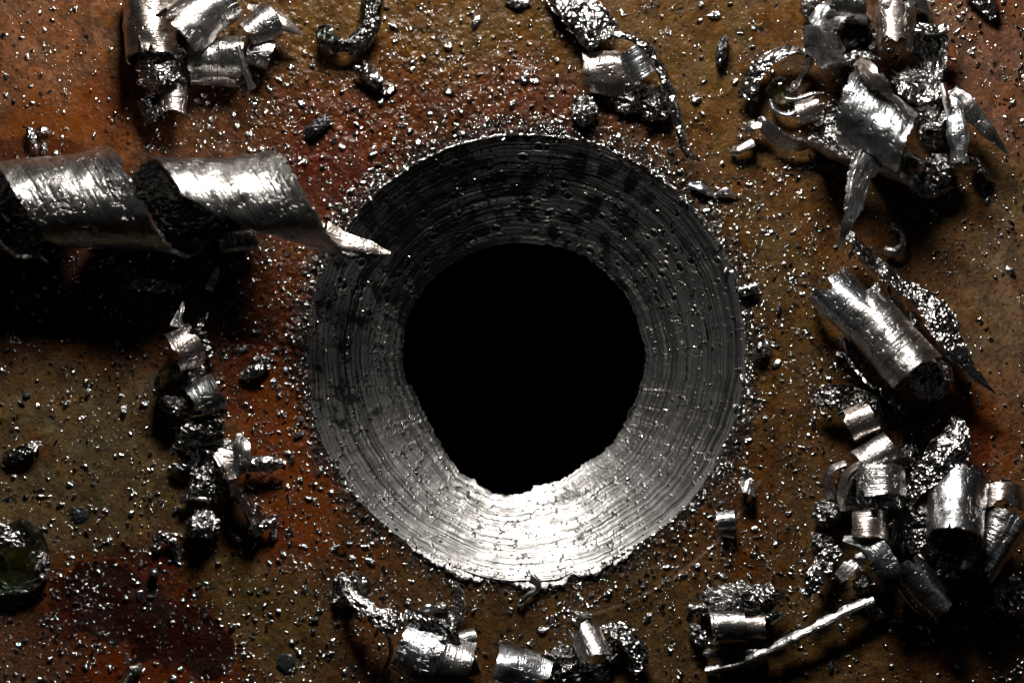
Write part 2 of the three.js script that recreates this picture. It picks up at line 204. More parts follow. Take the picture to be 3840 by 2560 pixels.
// countersink: turned cone of bare steel
const RW = 2048, RH = 512;
const ringBump = new Float32Array(RW * RH * 4), ringCol = new Uint8Array(RW * RH * 4), ringRough = new Uint8Array(RW * RH * 4);
{
  const h = new Float32Array(RW * RH), dirt = new Float32Array(RW * RH), r = rng(31);
  const wob = (a, f, s) => n2(Math.cos(a) * f + s, Math.sin(a) * f + s * 2);       // noise that closes round the ring
  for (let i = 0; i < RW; i++) {
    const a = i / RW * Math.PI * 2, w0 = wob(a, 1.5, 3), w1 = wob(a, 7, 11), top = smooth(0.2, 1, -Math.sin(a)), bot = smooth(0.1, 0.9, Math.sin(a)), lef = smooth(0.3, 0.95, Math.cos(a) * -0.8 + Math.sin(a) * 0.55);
    for (let j = 0; j < RH; j++) {
      const v = j / RH, rad = v * 225, c = Math.cos(a), s = Math.sin(a), q = j * RW + i, R1 = 505 - rad, X = R1 * c, Y = R1 * s;
      let g = 0;
      g += 0.9 * n2(rad / 10 + w0 * 1.2, c * 2 + 4.5 + s * 1.3) + 1.0 * n2(rad / 4 + w0, c * 2.4 + s * 2.1 + 9) + 0.75 * n2(rad / 1.7, c * 4.1 + s * 3.7) + 0.4 * n2(rad / 0.9, c * 7 + s * 6);
      g -= 1.4 * smooth(0.62, 0.95, n2(rad / 6.5 + 40 + w0, c * 1.6 + s * 1.9));                                     // deeper turning grooves
      g += 0.9 * lef * n2((a * 420 + rad * 0.9) / 26, rad / 13);                                                     // chatter
      g += 0.6 * f2(X / 22, Y / 22, 3) + 0.12 * n2(X / 5, Y / 5);
      const crackN = Math.abs(f2(X / 26 + 5, Y / 26 + 9, 3)), patch = smooth(-0.05, 0.35, f2(X / 70 + 1, Y / 70, 2));
      const crack = Math.max(smooth(0.05, 0.01, crackN) * patch * smooth(-0.1, 0.25, n2(X / 14, Y / 14)), 0.8 * smooth(0.62, 0.72, n2(X / 6 + 80, Y / 6)) * smooth(0.1, 0.4, n2(X / 30 + 4, Y / 30)));
      g -= 2.6 * crack;
      h[q] = g;
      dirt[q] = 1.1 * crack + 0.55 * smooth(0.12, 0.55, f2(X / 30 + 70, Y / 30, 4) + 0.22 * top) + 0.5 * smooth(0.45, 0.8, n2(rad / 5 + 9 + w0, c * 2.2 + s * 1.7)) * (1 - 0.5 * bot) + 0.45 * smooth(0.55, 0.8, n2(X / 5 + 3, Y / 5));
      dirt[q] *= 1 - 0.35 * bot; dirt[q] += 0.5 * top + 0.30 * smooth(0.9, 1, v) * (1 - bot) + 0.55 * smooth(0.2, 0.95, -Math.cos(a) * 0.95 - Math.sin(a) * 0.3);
    }
  }
  for (let k = 0; k < 1100; k++) {                                  // pits and little oil rings, most of them towards the top
    const up = r() < 0.62, a = up ? (270 + (r() - 0.5) * 150) * DEG : r() * Math.PI * 2, v = 0.04 + 0.92 * r(), s = up ? 1.2 + 6.8 * r() ** 4 : 0.8 + 3.4 * r() ** 3, R1 = 505 - v * 225;
    const ci = a / (Math.PI * 2) * RW, cj = v * RH, ri = s / R1 / (Math.PI * 2) * RW * (1 + 0.6 * r()), rj = s / 225 * RH, dep = s * 0.55;
    for (let j = Math.max(0, Math.floor(cj - rj * 1.7)); j <= Math.min(RH - 1, cj + rj * 1.7); j++) for (let i = Math.floor(ci - ri * 1.7); i <= ci + ri * 1.7; i++) {
      const d = Math.hypot((i - ci) / ri, (j - cj) / rj), q = j * RW + ((i % RW) + RW) % RW;
      if (d < 1) { h[q] -= dep * (1 - d * d); dirt[q] += 0.7 * (1 - d * d); }
      if (up && d < 1.6) h[q] += dep * 0.55 * Math.exp(-(((d - 1.12) / 0.2) ** 2));
    }
  }
  for (let q = 0; q < RW * RH; q++) {
    const p = q * 4, b = clamp(0.5 + h[q] / 24), d = clamp(dirt[q]);
    ringBump[p] = ringBump[p + 1] = ringBump[p + 2] = b; ringBump[p + 3] = 1;
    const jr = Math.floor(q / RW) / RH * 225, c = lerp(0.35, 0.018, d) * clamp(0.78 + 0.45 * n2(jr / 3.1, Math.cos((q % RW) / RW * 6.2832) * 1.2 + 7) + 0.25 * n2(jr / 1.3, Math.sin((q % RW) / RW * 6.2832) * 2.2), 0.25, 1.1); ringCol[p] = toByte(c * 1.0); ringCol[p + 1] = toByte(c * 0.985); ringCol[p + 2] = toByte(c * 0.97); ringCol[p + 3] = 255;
    ringRough[p] = ringRough[p + 1] = ringRough[p + 2] = Math.round(255 * clamp(0.345 + 0.22 * d + 0.02 * h[q], 0.2, 0.8)); ringRough[p + 3] = 255;
  }
}
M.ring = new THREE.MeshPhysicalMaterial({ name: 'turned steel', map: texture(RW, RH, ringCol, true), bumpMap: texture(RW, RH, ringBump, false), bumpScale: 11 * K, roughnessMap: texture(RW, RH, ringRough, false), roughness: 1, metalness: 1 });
const coneAt = (t, s) => {                                           // a point on the cone, s = 0 at the outer rim, 1 at the hole
  const ro = ringR(t), hr = holeR(t), f = 1 + DEPTH / CAM, hx = W / 2 + (HC[0] + hr * Math.cos(t) - W / 2) * f, hy = H / 2 + (HC[1] + hr * Math.sin(t) - H / 2) * f;
  const x = lerp(RC[0] + ro * Math.cos(t), hx, s), y = lerp(RC[1] + ro * Math.sin(t), hy, s);
  let g = s; for (let k = 0; k < 8; k++) g = (506 - Math.hypot(x - lerp(RC[0], HC[0], g), y - lerp(RC[1], HC[1], g))) / 224;   // a true cone, whatever the outline of the hole
  return [x, -DEPTH * g - 4 * Math.sin(clamp(g) * Math.PI) + 1.6 * n2(g * 22, Math.cos(t) * 2.2 + Math.sin(t) * 1.4) + 1.2 * f2(x / 40, y / 40, 2) * Math.min(1, s * 8), y];
};
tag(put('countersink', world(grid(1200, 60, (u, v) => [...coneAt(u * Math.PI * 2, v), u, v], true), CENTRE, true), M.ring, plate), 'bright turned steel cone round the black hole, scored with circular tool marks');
M.bore = new THREE.MeshStandardMaterial({ name: 'dark bore', color: new THREE.Color(0.06, 0.055, 0.05), roughness: 0.6, metalness: 0.8 });
tag(put('bore', world(grid(500, 6, (u, v) => { const t = u * Math.PI * 2, a = coneAt(t, 1), f = 1 + 0.30 * v; return [HC[0] + (a[0] - HC[0]) * f, a[1] - 420 * v, HC[1] + (a[2] - HC[1]) * f, u, v]; }, true), CENTRE, true), M.bore, plate), 'black round drilled hole at the bottom of the bright cone');

// ------------------------------------------------------------------ metal of the chips
function metalTexture(n, fn) {
  const b = new Float32Array(n * n * 4), c = new Uint8Array(n * n * 4), o = [0, 0, 0];
  for (let j = 0; j < n; j++) for (let i = 0; i < n; i++) { const p = (j * n + i) * 4; fn(i / n, j / n, o); b[p] = b[p + 1] = b[p + 2] = clamp(0.5 + o[0] / 12); b[p + 3] = 1; const v = clamp(o[1]); c[p] = toByte(v * 1.02); c[p + 1] = toByte(v * 0.99); c[p + 2] = toByte(v * 0.97); c[p + 3] = 255; }
  return [texture(n, n, b, false, THREE.MirroredRepeatWrapping), texture(n, n, c, true, THREE.MirroredRepeatWrapping)];
}
const T = 300;                                                       // a tile of metal is 300 units
const [faceB, faceC] = metalTexture(768, (u, v, o) => {
  const x = u * T, y = v * T;
  const lines = 0.6 * n2(x / 70, y / 3.0) + 0.55 * n2(x / 34 + 9, y / 1.3) + 0.35 * n2(x / 110, y / 8);
  const crack = smooth(0.045, 0.005, Math.abs(f2(x / 16 + 3, y / 34 + 9, 3))) * smooth(-0.02, 0.25, f2(x / 55, y / 55 + 20, 2));
  const pit = smooth(0.6, 0.8, n2(x / 6, y / 6));
  o[0] = lines + 0.8 * f2(x / 24, y / 24, 3) - 2.2 * crack - 1.2 * pit + 0.4 * n2(x / 2.2, y / 2.2);
  o[1] = 0.62 * (1 - 0.85 * crack) * (1 - 0.6 * pit) * (0.82 + 0.25 * f2(x / 30 + 5, y / 12, 3) + 0.16 * n2(x / 90, y / 2.4));
});
const [roughB, roughC] = metalTexture(512, (u, v, o) => {
  const x = u * T, y = v * T;
  o[0] = 6.5 * f2(x / 19, y / 14, 3) + 1.6 * n2(x / 4.6, y / 4.6) - 3 * smooth(0.4, 0.8, n2(x / 12 + 8, y / 12));
  o[1] = 0.40 * (0.75 + 0.8 * f2(x / 12 + 40, y / 12, 3));
});
M.face = new THREE.MeshPhysicalMaterial({ name: 'smooth side of chip', map: faceC, bumpMap: faceB, bumpScale: 5 * K, metalness: 1, roughness: 0.28 });
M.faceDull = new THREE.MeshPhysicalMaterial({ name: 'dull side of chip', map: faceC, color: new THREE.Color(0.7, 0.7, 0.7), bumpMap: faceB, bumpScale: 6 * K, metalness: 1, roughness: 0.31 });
M.inner = new THREE.MeshPhysicalMaterial({ name: 'rough side of chip', map: roughC, bumpMap: roughB, bumpScale: 11 * K, metalness: 1, roughness: 0.26, clearcoat: 0.4, clearcoatRoughness: 0.1 });
M.crumb = new THREE.MeshPhysicalMaterial({ name: 'crumbled steel', map: roughC, color: new THREE.Color(1.2, 1.2, 1.2), bumpMap: roughB, bumpScale: 11 * K, metalness: 1, roughness: 0.2, clearcoat: 0.5, clearcoatRoughness: 0.1 });
M.edge = new THREE.MeshPhysicalMaterial({ name: 'torn steel', color: new THREE.Color(0.5, 0.49, 0.48), metalness: 1, roughness: 0.24 });
M.grain = new THREE.MeshPhysicalMaterial({ name: 'bright steel grain', color: new THREE.Color(0.7, 0.69, 0.67), metalness: 1, roughness: 0.13, clearcoat: 0.5, clearcoatRoughness: 0.08 });
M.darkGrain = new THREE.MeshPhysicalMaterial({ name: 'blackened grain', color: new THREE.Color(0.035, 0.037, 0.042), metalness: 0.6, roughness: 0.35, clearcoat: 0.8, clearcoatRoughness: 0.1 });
M.oil = new THREE.MeshPhysicalMaterial({ name: 'cutting oil', color: new THREE.Color(1, 1, 1), transmission: 1, thickness: 40 * K, ior: 1.45, roughness: 0.03, attenuationColor: new THREE.Color(0.5, 0.72, 0.5), attenuationDistance: 110 * K });

// ------------------------------------------------------------------ sheets of metal
const V = (x, h, y) => new THREE.Vector3(x, h, y);
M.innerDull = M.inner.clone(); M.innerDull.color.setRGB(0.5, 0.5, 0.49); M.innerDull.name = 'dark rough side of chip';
let seedN = 0;
const FACES = [M.face, M.face.clone(), M.face.clone()];               // steel that has seen a little more or less heat
FACES[1].color.setRGB(0.96, 0.87, 0.82); FACES[1].roughness = 0.31; FACES[2].color.setRGB(0.84, 0.89, 0.95);
// S(u, v, P): a point of the chip's middle, u in [0,1] along it, v in [-1,1] across; N side is `out` (a vector field or +1/-1)
function sheet(S, o) {
  const { nu = 70, nv = 16, th = 6, jag = 0.085, jagF = 20, jagEnd = 0.04, amp = 2.5, freq = 1 / 34, away } = o, sd = 7.3 * ++seedN;
  const P = new THREE.Vector3(), A = new THREE.Vector3(), B = new THREE.Vector3(), N = new THREE.Vector3();
  const top = new Float32Array((nu + 1) * (nv + 1) * 3), bot = new Float32Array((nu + 1) * (nv + 1) * 3), uv = new Float32Array((nu + 1) * (nv + 1) * 2);
  let len = 0; { const q = new THREE.Vector3(); S(0, 0, A); for (let i = 1; i <= 40; i++) { S(i / 40, 0, q); len += q.distanceTo(A); A.copy(q); } }
  S(0.5, -1, A); S(0.5, 1, B); const wid = A.distanceTo(B);
  let votes = 0; const flips = [];
  for (let j = 0; j <= nv; j++) for (let i = 0; i <= nu; i++) {
    let u = i / nu, v = j / nv * 2 - 1;
    const side = v < 0 ? 11 : 47, e = Math.abs(v), along = u * len;
    const spike = (n) => Math.abs(n) ** 1.3;
    v *= 1 - e * e * (jag * (0.55 + 0.8 * f2(along / jagF + side + sd, side, 3)) + jag * 0.9 * spike(n2(along / (jagF * 0.3) + sd, side)));
    v *= 1 - e * e * (o.notch ?? 0.4) * smooth(0.5, 0.85, n2(along / 15 + sd * 3.1, side + 5));
    v *= 1 + (o.wob ?? 0.16) * n2(u * 2.3 + sd, side) * e;
    if (o.taper) v *= o.taper(u, Math.sign(v));
    u = lerp(0.5, u, 1 - 2 * Math.abs(u - 0.5) * jagEnd * (0.8 + 1.4 * f2(v * wid / 24 + sd, u > 0.5 ? 3 : 9, 3)));
    if (o.cut) u = o.cut(u, v);
    S(u, v, P);
    const eu = 1e-3, ev = 2e-3; S(u + (u > 0.5 ? -eu : eu), v, A); S(u, v + (v > 0 ? -ev : ev), B);
    A.sub(P).multiplyScalar(u > 0.5 ? -1 : 1); B.sub(P).multiplyScalar(v > 0 ? -1 : 1); N.crossVectors(A, B).normalize();
    if (!isFinite(N.x) || N.lengthSq() < 0.5) N.set(0, 1, 0);
    if (i === (nu >> 1) && j === (nv >> 1)) { votes = away ? Math.sign(N.dot(A.copy(P).sub(away(u)))) : Math.sign(N.y); if (!votes) votes = 1; }
    flips.push(N.x, N.y, N.z, P.x, P.y, P.z);
    const q = j * (nu + 1) + i; uv[q * 2] = u * len / T + sd * 0.37; uv[q * 2 + 1] = v * wid / 2 / T + sd * 0.21;
  }
  for (let q = 0; q < (nu + 1) * (nv + 1); q++) {
    const nx = flips[q * 6] * votes, ny = flips[q * 6 + 1] * votes, nz = flips[q * 6 + 2] * votes, x = flips[q * 6 + 3], y = flips[q * 6 + 4], z = flips[q * 6 + 5];
    const d = amp * 2 * f3(x * freq + sd, y * freq, z * freq, 2), d2 = d - th * (1 + 0.35 * n3(x / 9, y / 9, z / 9 + sd)) + amp * 0.8 * f3(x / 10, y / 10, z / 10, 2);
    top.set([x + nx * d, y + ny * d, z + nz * d], q * 3); bot.set([x + nx * d2, y + ny * d2, z + nz * d2], q * 3);
  }
  const idx = [], back = [];
  for (let j = 0; j < nv; j++) for (let i = 0; i < nu; i++) { const a = j * (nu + 1) + i, b = a + 1, c = a + nu + 1, d = c + 1; idx.push(a, b, c, b, d, c); back.push(a, c, b, b, c, d); }
  if (votes < 0) { for (const l of [idx, back]) for (let k = 0; k < l.length; k += 3) [l[k], l[k + 1]] = [l[k + 1], l[k]]; }
  const make = (p, ix) => { const g = new THREE.BufferGeometry(); g.setAttribute('position', new THREE.BufferAttribute(p, 3)); g.setAttribute('uv', new THREE.BufferAttribute(uv.slice(), 2)); g.setIndex(ix); return g; };
  const ring = []; for (let i = 0; i <= nu; i++) ring.push(i); for (let j = 1; j <= nv; j++) ring.push(j * (nu + 1) + nu); for (let i = nu - 1; i >= 0; i--) ring.push(nv * (nu + 1) + i); for (let j = nv - 1; j >= 0; j--) ring.push(j * (nu + 1));
  const ep = new Float32Array(ring.length * 6), ei = [];
  ring.forEach((q, k) => { for (let c = 0; c < 3; c++) { ep[k * 6 + c] = top[q * 3 + c]; ep[k * 6 + 3 + c] = bot[q * 3 + c]; } if (k) ei.push(k * 2 - 2, k * 2 - 1, k * 2, k * 2, k * 2 - 1, k * 2 + 1); });
  const eg = new THREE.BufferGeometry(); eg.setAttribute('position', new THREE.BufferAttribute(ep, 3)); eg.setAttribute('uv', new THREE.BufferAttribute(new Float32Array(ring.length * 4), 2)); eg.setIndex(ei);
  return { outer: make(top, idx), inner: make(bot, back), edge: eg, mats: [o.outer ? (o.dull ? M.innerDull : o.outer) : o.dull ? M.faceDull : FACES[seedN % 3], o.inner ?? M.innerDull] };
}
// a roll: axis a -> b ([x, y, h]), ribbon as wide as the axis is long, wound from th0 to th1 degrees (0 = up, + = towards the picture's lower edge)
function roll(o) {
  const a = V(o.a[0], o.a[2], o.a[1]), b = V(o.b[0], o.b[2], o.b[1]), ax = b.clone().sub(a), L = ax.length(), dir = ax.clone().normalize();
  const ref = Math.abs(dir.y) < 0.8 ? V(0, 1, 0) : V(0, 0, -1), e1 = ref.sub(dir.clone().multiplyScalar(ref.dot(dir))).normalize(), e2 = new THREE.Vector3().crossVectors(dir, e1);
  if (e2.z < -1e-6 || (Math.abs(e2.z) < 1e-6 && e2.x < 0)) e2.negate();
  const { r, rb = r, th0, th1, pitch = 0, spiral = 0, flare = 0, flareA = 0, skew = 0 } = o, mid = a.clone().add(b).multiplyScalar(0.5);
  const turns = (th1 - th0) / 360;
  const S = (u, v, P) => {
    const t = (th0 + u * (th1 - th0)) * DEG, k = (v + 1) / 2, R0 = lerp(r, rb, k) * (1 + spiral * (u - 0.5) + 0.07 * n2(u * 3.1 + r, k * 1.7 + r * 0.3)) + flare * Math.max(0, v) ** 2 + flareA * Math.max(0, -v) ** 2;
    const s = (k + skew * (u - 0.5)) * L + pitch * turns * (u - (o.u0 ?? 0.5));
    const c = R0 * Math.cos(t), d = R0 * Math.sin(t);
    P.set(a.x + dir.x * s + e1.x * c + e2.x * d, a.y + dir.y * s + e1.y * c + e2.y * d, a.z + dir.z * s + e1.z * c + e2.z * d);
  };
  const n = Math.round(clamp(Math.abs(th1 - th0) * Math.max(r, rb) / 57 / 5, 24, 220));
  if (!o.keep) o = { ...o, amp: (o.amp ?? 2.5) * 0.75 };
  return sheet(S, { nu: n, nv: Math.round(clamp(L / 5, 10, 64)), away: (u) => { const s = pitch * turns * (u - (o.u0 ?? 0.5)) + skew * (u - 0.5) * L; return mid.clone().add(dir.clone().multiplyScalar(s)); }, ...o });
}
// a strip along points [x, y, h, half width, twist in degrees]
function strip(o) {
  const c = new THREE.CatmullRomCurve3(o.pts.map((p) => V(p[0], p[2], p[1])), false, 'centripetal'), n = o.pts.length - 1;
  const at = (u, k) => { const x = clamp(u) * n, i = Math.min(n - 1, Math.floor(x)); return lerp(o.pts[i][k] ?? 0, o.pts[i + 1][k] ?? 0, fade(x - i)); };
  const C = new THREE.Vector3(), Tn = new THREE.Vector3(), Wd = new THREE.Vector3(), Nn = new THREE.Vector3(), { cup = 0 } = o;
  const S = (u, v, P) => {
    u = clamp(u); c.getPoint(u, C); c.getTangent(u, Tn);
    Wd.set(-Tn.z, 0, Tn.x); if (Wd.lengthSq() < 1e-4) Wd.set(1, 0, 0); Wd.normalize(); Nn.crossVectors(Wd, Tn).normalize(); if (o.base) Nn.y = Math.abs(Nn.y);
    const tw = at(u, 4) * DEG, w = at(u, 3), cs = Math.cos(tw), sn = Math.sin(tw);
    P.copy(C).addScaledVector(Wd, v * w * cs).addScaledVector(Nn, v * w * sn + cup * (1 - v * v) * w);
  };
  const len = c.getLength(), wid = Math.max(...o.pts.map((p) => p[3])) * 2;
  return sheet(S, { nu: Math.round(clamp(len / 4, 20, 160)), nv: Math.round(clamp(wid / 4, 8, 40)), ...o });
}
// a crumbled lump at [x, y, h], half sizes [sx, sy, sh]
const ICO = [3, 5, 9, 16].map((d) => { const g = new THREE.IcosahedronGeometry(1, d); return g; });
function weld(g) {                                                   // index a polyhedron so that its normals are smooth
  const p = g.attributes.position.array, map = new Map(), pos = [], idx = [];
  for (let i = 0; i < p.length; i += 3) { const k = [p[i], p[i + 1], p[i + 2]].map((x) => Math.round(x * 1e4)).join(); let q = map.get(k); if (q === undefined) { q = pos.length / 3; map.set(k, q); pos.push(p[i], p[i + 1], p[i + 2]); } idx.push(q); }
  return [pos, idx];
}
const WELD = ICO.map(weld);
function lump(x, y, h, sx, sy, sh, o = {}) {
  const { lod = 2, rough = 0.5, f = 1.7, turn = 0, spike = 0 } = o, sd = 5.1 * ++seedN, [p0, ix] = WELD[lod], p = new Float32Array(p0.length), uv = new Float32Array(p0.length / 3 * 2), ct = Math.cos(turn * DEG), st = Math.sin(turn * DEG);
  for (let i = 0; i < p.length; i += 3) {
    let [a, b, c] = [p0[i], p0[i + 1], p0[i + 2]];
    const ridge = 1 - 2 * Math.abs(f3(a * f + sd, b * f, c * f, 3)) * 1.6, k = 1 + rough * (0.55 * ridge - 0.3 + 0.9 * f3(a * f * 2.3, b * f * 2.3 + sd, c * f * 2.3, 3)) + spike * Math.max(0, n3(a * 5 + sd, b * 5, c * 5) - 0.3);
    a *= k * sx; b *= k * sh; c *= k * sy;
    p[i] = x + a * ct - c * st; p[i + 1] = Math.max(-3, h + b); p[i + 2] = y + a * st + c * ct;
    uv[i / 3 * 2] = (a + c * 0.3) / T * 1.3 + sd; uv[i / 3 * 2 + 1] = (c + b * 0.8) / T * 1.3;
  }
  const g = new THREE.BufferGeometry(); g.setAttribute('position', new THREE.BufferAttribute(p, 3)); g.setAttribute('uv', new THREE.BufferAttribute(uv, 2)); g.setIndex(ix.slice());
  return g;
}
// a chip: pieces are sheets (smooth face, rough face, torn edge) and lumps
function chip(name, label, pieces, group = 'curled metal chips lying round the hole', category = 'metal chip') {
  const o = new THREE.Group(); o.name = numbered(name); tag(o, label, category, group); scene.add(o);
  const box = new THREE.Box3(), geos = [];
  for (const s of pieces) for (const [n, g, m] of s.isBufferGeometry ? [['crumbled_lump', s, s.mat ?? M.crumb]] : [['smooth_face', s.outer, s.mats[0]], ['rough_face', s.inner, s.mats[1]], ['torn_edge', s.edge, M.edge]]) { g.computeBoundingBox(); box.union(g.boundingBox); geos.push([n, g, m]); }
  const c = box.getCenter(new THREE.Vector3()), f = 1 - Math.max(0, c.y) / CAM;                       // stands a little nearer the middle than it looks, as it is nearer the camera
  o.position.set((c.x - W / 2) * f * K, 0, (c.z - H / 2) * f * K);
  for (const [n, g, m] of geos) put(n, world(g, [c.x, 0, c.z]), m, o);
  return o;
}
const L = (mat, g) => { g.mat = mat; return g; };
// ------------------------------------------------------------------ chips: the big spiral
const SP = { r: 100, flare: 26, pitch: 372, jag: 0.035, jagF: 26, jagEnd: 0.02, amp: 3, th: 9, wob: 0.03, notch: 0.06, outer: M.face };
chip('spiral_chip', 'large shiny corkscrew chip of wide ribbon lying straight from the border to the hole rim', [
  roll({ ...SP, a: [62, 467, 108], b: [344, 467, 108], u0: 0.5 , th0: -330, th1: 470, a: [62 + 70, 467, 122], b: [344 + 70, 467, 122], u0: 0.499, cut: (u, v) => u > 0.5 ? 0.5 + (u - 0.5) * (0.86 + 0.14 * v) : u }),
  strip({ pts: [[736, 530, 92, 24, 12], [790, 550, 90, 19, 16], [838, 564, 88, 17, 20], [888, 579, 82, 5, 20]], cup: 0.25, th: 8, inner: M.inner, outer: FACES[1], amp: 2.5, jag: 0.12, jagF: 9, notch: 0.15 }),
], 'large spiral chips');
chip('torn_chip', 'jagged lobe of torn chip poking out below the large corkscrew beside the border', [strip({ pts: [[-70, 540, 60, 40, 6], [0, 560, 62, 26, 14], [60, 572, 56, 16, 22], [112, 604, 44, 5, 20]], cup: 0.3, th: 7, jag: 0.2, jagF: 12, outer: M.inner })]);
chip('flake_chip', 'dim grey flake half lost in the black shadow under the corkscrew', [strip({ pts: [[278, 660, 12, 4, 0], [320, 652, 20, 14, 10], [372, 660, 20, 16, 0], [415, 655, 10, 6, 0]], cup: 0.3, outer: M.inner })]);
chip('spike_chip', 'small upright spike of metal in the shade under the right end of the corkscrew', [strip({ pts: [[478, 668, 6, 12, 0], [490, 640, 26, 11, 20], [498, 612, 36, 5, 30]], dull: true })]);
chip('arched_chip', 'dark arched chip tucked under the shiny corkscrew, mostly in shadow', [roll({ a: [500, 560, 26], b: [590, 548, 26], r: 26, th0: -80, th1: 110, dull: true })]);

// ------------------------------------------------------------------ chips: tangle by the upper edge, over the orange stain
const G1 = 'chips in the oily tangle over the orange stain';
chip('rolled_chip', 'long tightly rolled chip standing up the tangle with a bright oily flank', [
  roll({ a: [338, -40, 46], b: [354, 140, 92], r: 60, rb: 58, th0: -95, th1: 210, spiral: 0.12, jagEnd: 0.05, amp: 5 }),
  lump(368, 150, 52, 56, 48, 48, { lod: 3, rough: 0.55 }),
  roll({ a: [360, 136, 54], b: [388, 205, 66], r: 54, rb: 46, th0: -100, th1: 100, outer: M.inner, amp: 7 }),
], G1);
chip('hooked_chip', 'short banded curl at the foot of the long rolled chip, dark hollow beside it', [
  roll({ a: [394, 196, 34], b: [400, 270, 58], r: 38, rb: 30, th0: -70, th1: 110, amp: 2 }),
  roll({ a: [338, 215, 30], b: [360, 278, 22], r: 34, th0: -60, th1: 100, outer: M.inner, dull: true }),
], G1);
chip('rolled_chip', 'broad satin ribbon rolled slantwise between the long roll and the oily curl', [
  roll({ a: [398, 84, 104], b: [516, -16, 60], r: 66, rb: 62, th0: -110, th1: 130, amp: 3, skew: 0.1, jag: 0.1, notch: 0.3 }),
], G1);
chip('ridged_chip', 'dark blocky chip with horizontal ridges across its face under the satin ribbon', [
  roll({ a: [425, 128, 46], b: [560, 132, 46], r: 46, th0: -85, th1: 120, amp: 6, dull: true, th: 12 }),
  roll({ a: [432, 158, 28], b: [545, 166, 28], r: 34, th0: -60, th1: 110, amp: 5, dull: true }),
], G1);
chip('oily_curl', 'cone shaped curl filled with oil, a bright wet line along its pointed tail', [
  roll({ a: [562, 84, 80], b: [624, 44, 54], r: 30, rb: 44, th0: -130, th1: 120, amp: 2 }),
  strip({ pts: [[566, 14, 60, 8, 20], [610, 26, 66, 16, 26], [652, 52, 66, 20, 20], [694, 80, 56, 4, 10]], cup: 0.4, notch: 0.1 }),
], G1);
chip('block_chip', 'stubby banded block of chip on the lower corner of the oily tangle', [
  roll({ a: [566, 112, 42], b: [624, 128, 40], r: 34, th0: -80, th1: 120, amp: 4, dull: true }),
], G1);
chip('pin_chip', 'thin straight pin of metal hanging down the front of the ridged chip', [
  strip({ pts: [[545, 104, 86, 8, 0], [556, 140, 84, 10, 0], [568, 176, 76, 10, 0], [577, 204, 66, 9, 0]], cup: 0.9, th: 10, jag: 0.04, amp: 2 }),
], G1);
chip('hook_chip', 'hook shaped chip with a wet white glint on its end, alone on the ochre rust', [
  strip({ pts: [[866, -40, 20, 22, 0], [852, 20, 30, 24, 0], [848, 60, 36, 26, 0], [826, 96, 36, 27, 14], [785, 108, 34, 26, 24], [750, 92, 32, 24, 20], [742, 66, 26, 20, 10]], cup: 0.65, th: 14, jag: 0.05, amp: 2.5, dull: true, outer: M.crumb }),
], 'hook shaped chips');
{ const g = new THREE.SphereGeometry(1, 40, 24), p = g.attributes.position.array; for (let i = 0; i < p.length; i += 3) { const k = 1 + 0.25 * n3(p[i] * 1.7 + 3, p[i + 1] * 1.7, p[i + 2] * 1.7); p[i] *= 30 * k * K; p[i + 1] *= 22 * k * K; p[i + 2] *= 19 * k * K; } g.computeVertexNormals();
  const o = put('oil_drop', g, M.oil, scene); o.position.set((756 - W / 2) * K * 0.995, 50 * K, (76 - H / 2) * K * 0.995); tag(o, 'small glossy drop of oil sitting on the end of the hook shaped chip', 'oil drop', 'drops of cutting oil'); }
chip('stub_chip', 'small dark stub of chip at the upper edge between the hook and the twisted strip', [lump(1190, 4, 8, 26, 12, 14, { rough: 0.5 })]);

// ------------------------------------------------------------------ chips: the twisted strip above the hole
chip('twisted_strip', 'twisted strip crumbling at its upper end, folded into two tabs with a thin trailing wire', [
  strip({ pts: [[1262, -40, 30, 34, 0], [1310, 5, 44, 42, 6], [1350, 50, 54, 44, -6], [1388, 96, 62, 46, 0]], cup: 0.25, outer: M.crumb, amp: 7, th: 14 }),
  strip({ pts: [[1384, 118, 40, 46, 0], [1386, 150, 58, 46, -8], [1388, 186, 56, 46, -10], [1388, 214, 36, 44, -12]], cup: 0.1, th: 8, jag: 0.04, amp: 3 }),
  roll({ a: [1442, 108, 64], b: [1482, 178, 58], r: 32, rb: 36, th0: -110, th1: 100, amp: 3 }),
  strip({ pts: [[1368, 96, 80, 5, 0], [1430, 84, 90, 9, 10], [1484, 112, 88, 11, 14], [1520, 170, 90, 12, 14], [1545, 240, 96, 11, 14], [1562, 310, 92, 10, 14], [1578, 350, 70, 11, 20], [1612, 366, 40, 5, 20]], cup: 0.5, th: 8, jag: 0.06, amp: 2.5, outer: M.crumb }),
  lump(1458, 222, 18, 50, 30, 22, { lod: 3, rough: 0.7 }),
], 'twisted strips');
chip('crumbled_chip', 'crumbled knob of metal beside the black notch at the foot of the twisted strip', [lump(1342, 252, 18, 27, 30, 30, { lod: 3, rough: 0.6 })], 'crumbled chips');
chip('crumbled_chip', 'wet crumbled chip hanging between the twisted strip and its trailing wire', [lump(1506, 236, 24, 32, 36, 28, { lod: 3, rough: 0.6, turn: 30 }), roll({ a: [1478, 200, 34], b: [1492, 250, 26], r: 20, th0: -90, th1: 120, amp: 4, outer: M.inner })], 'crumbled chips');

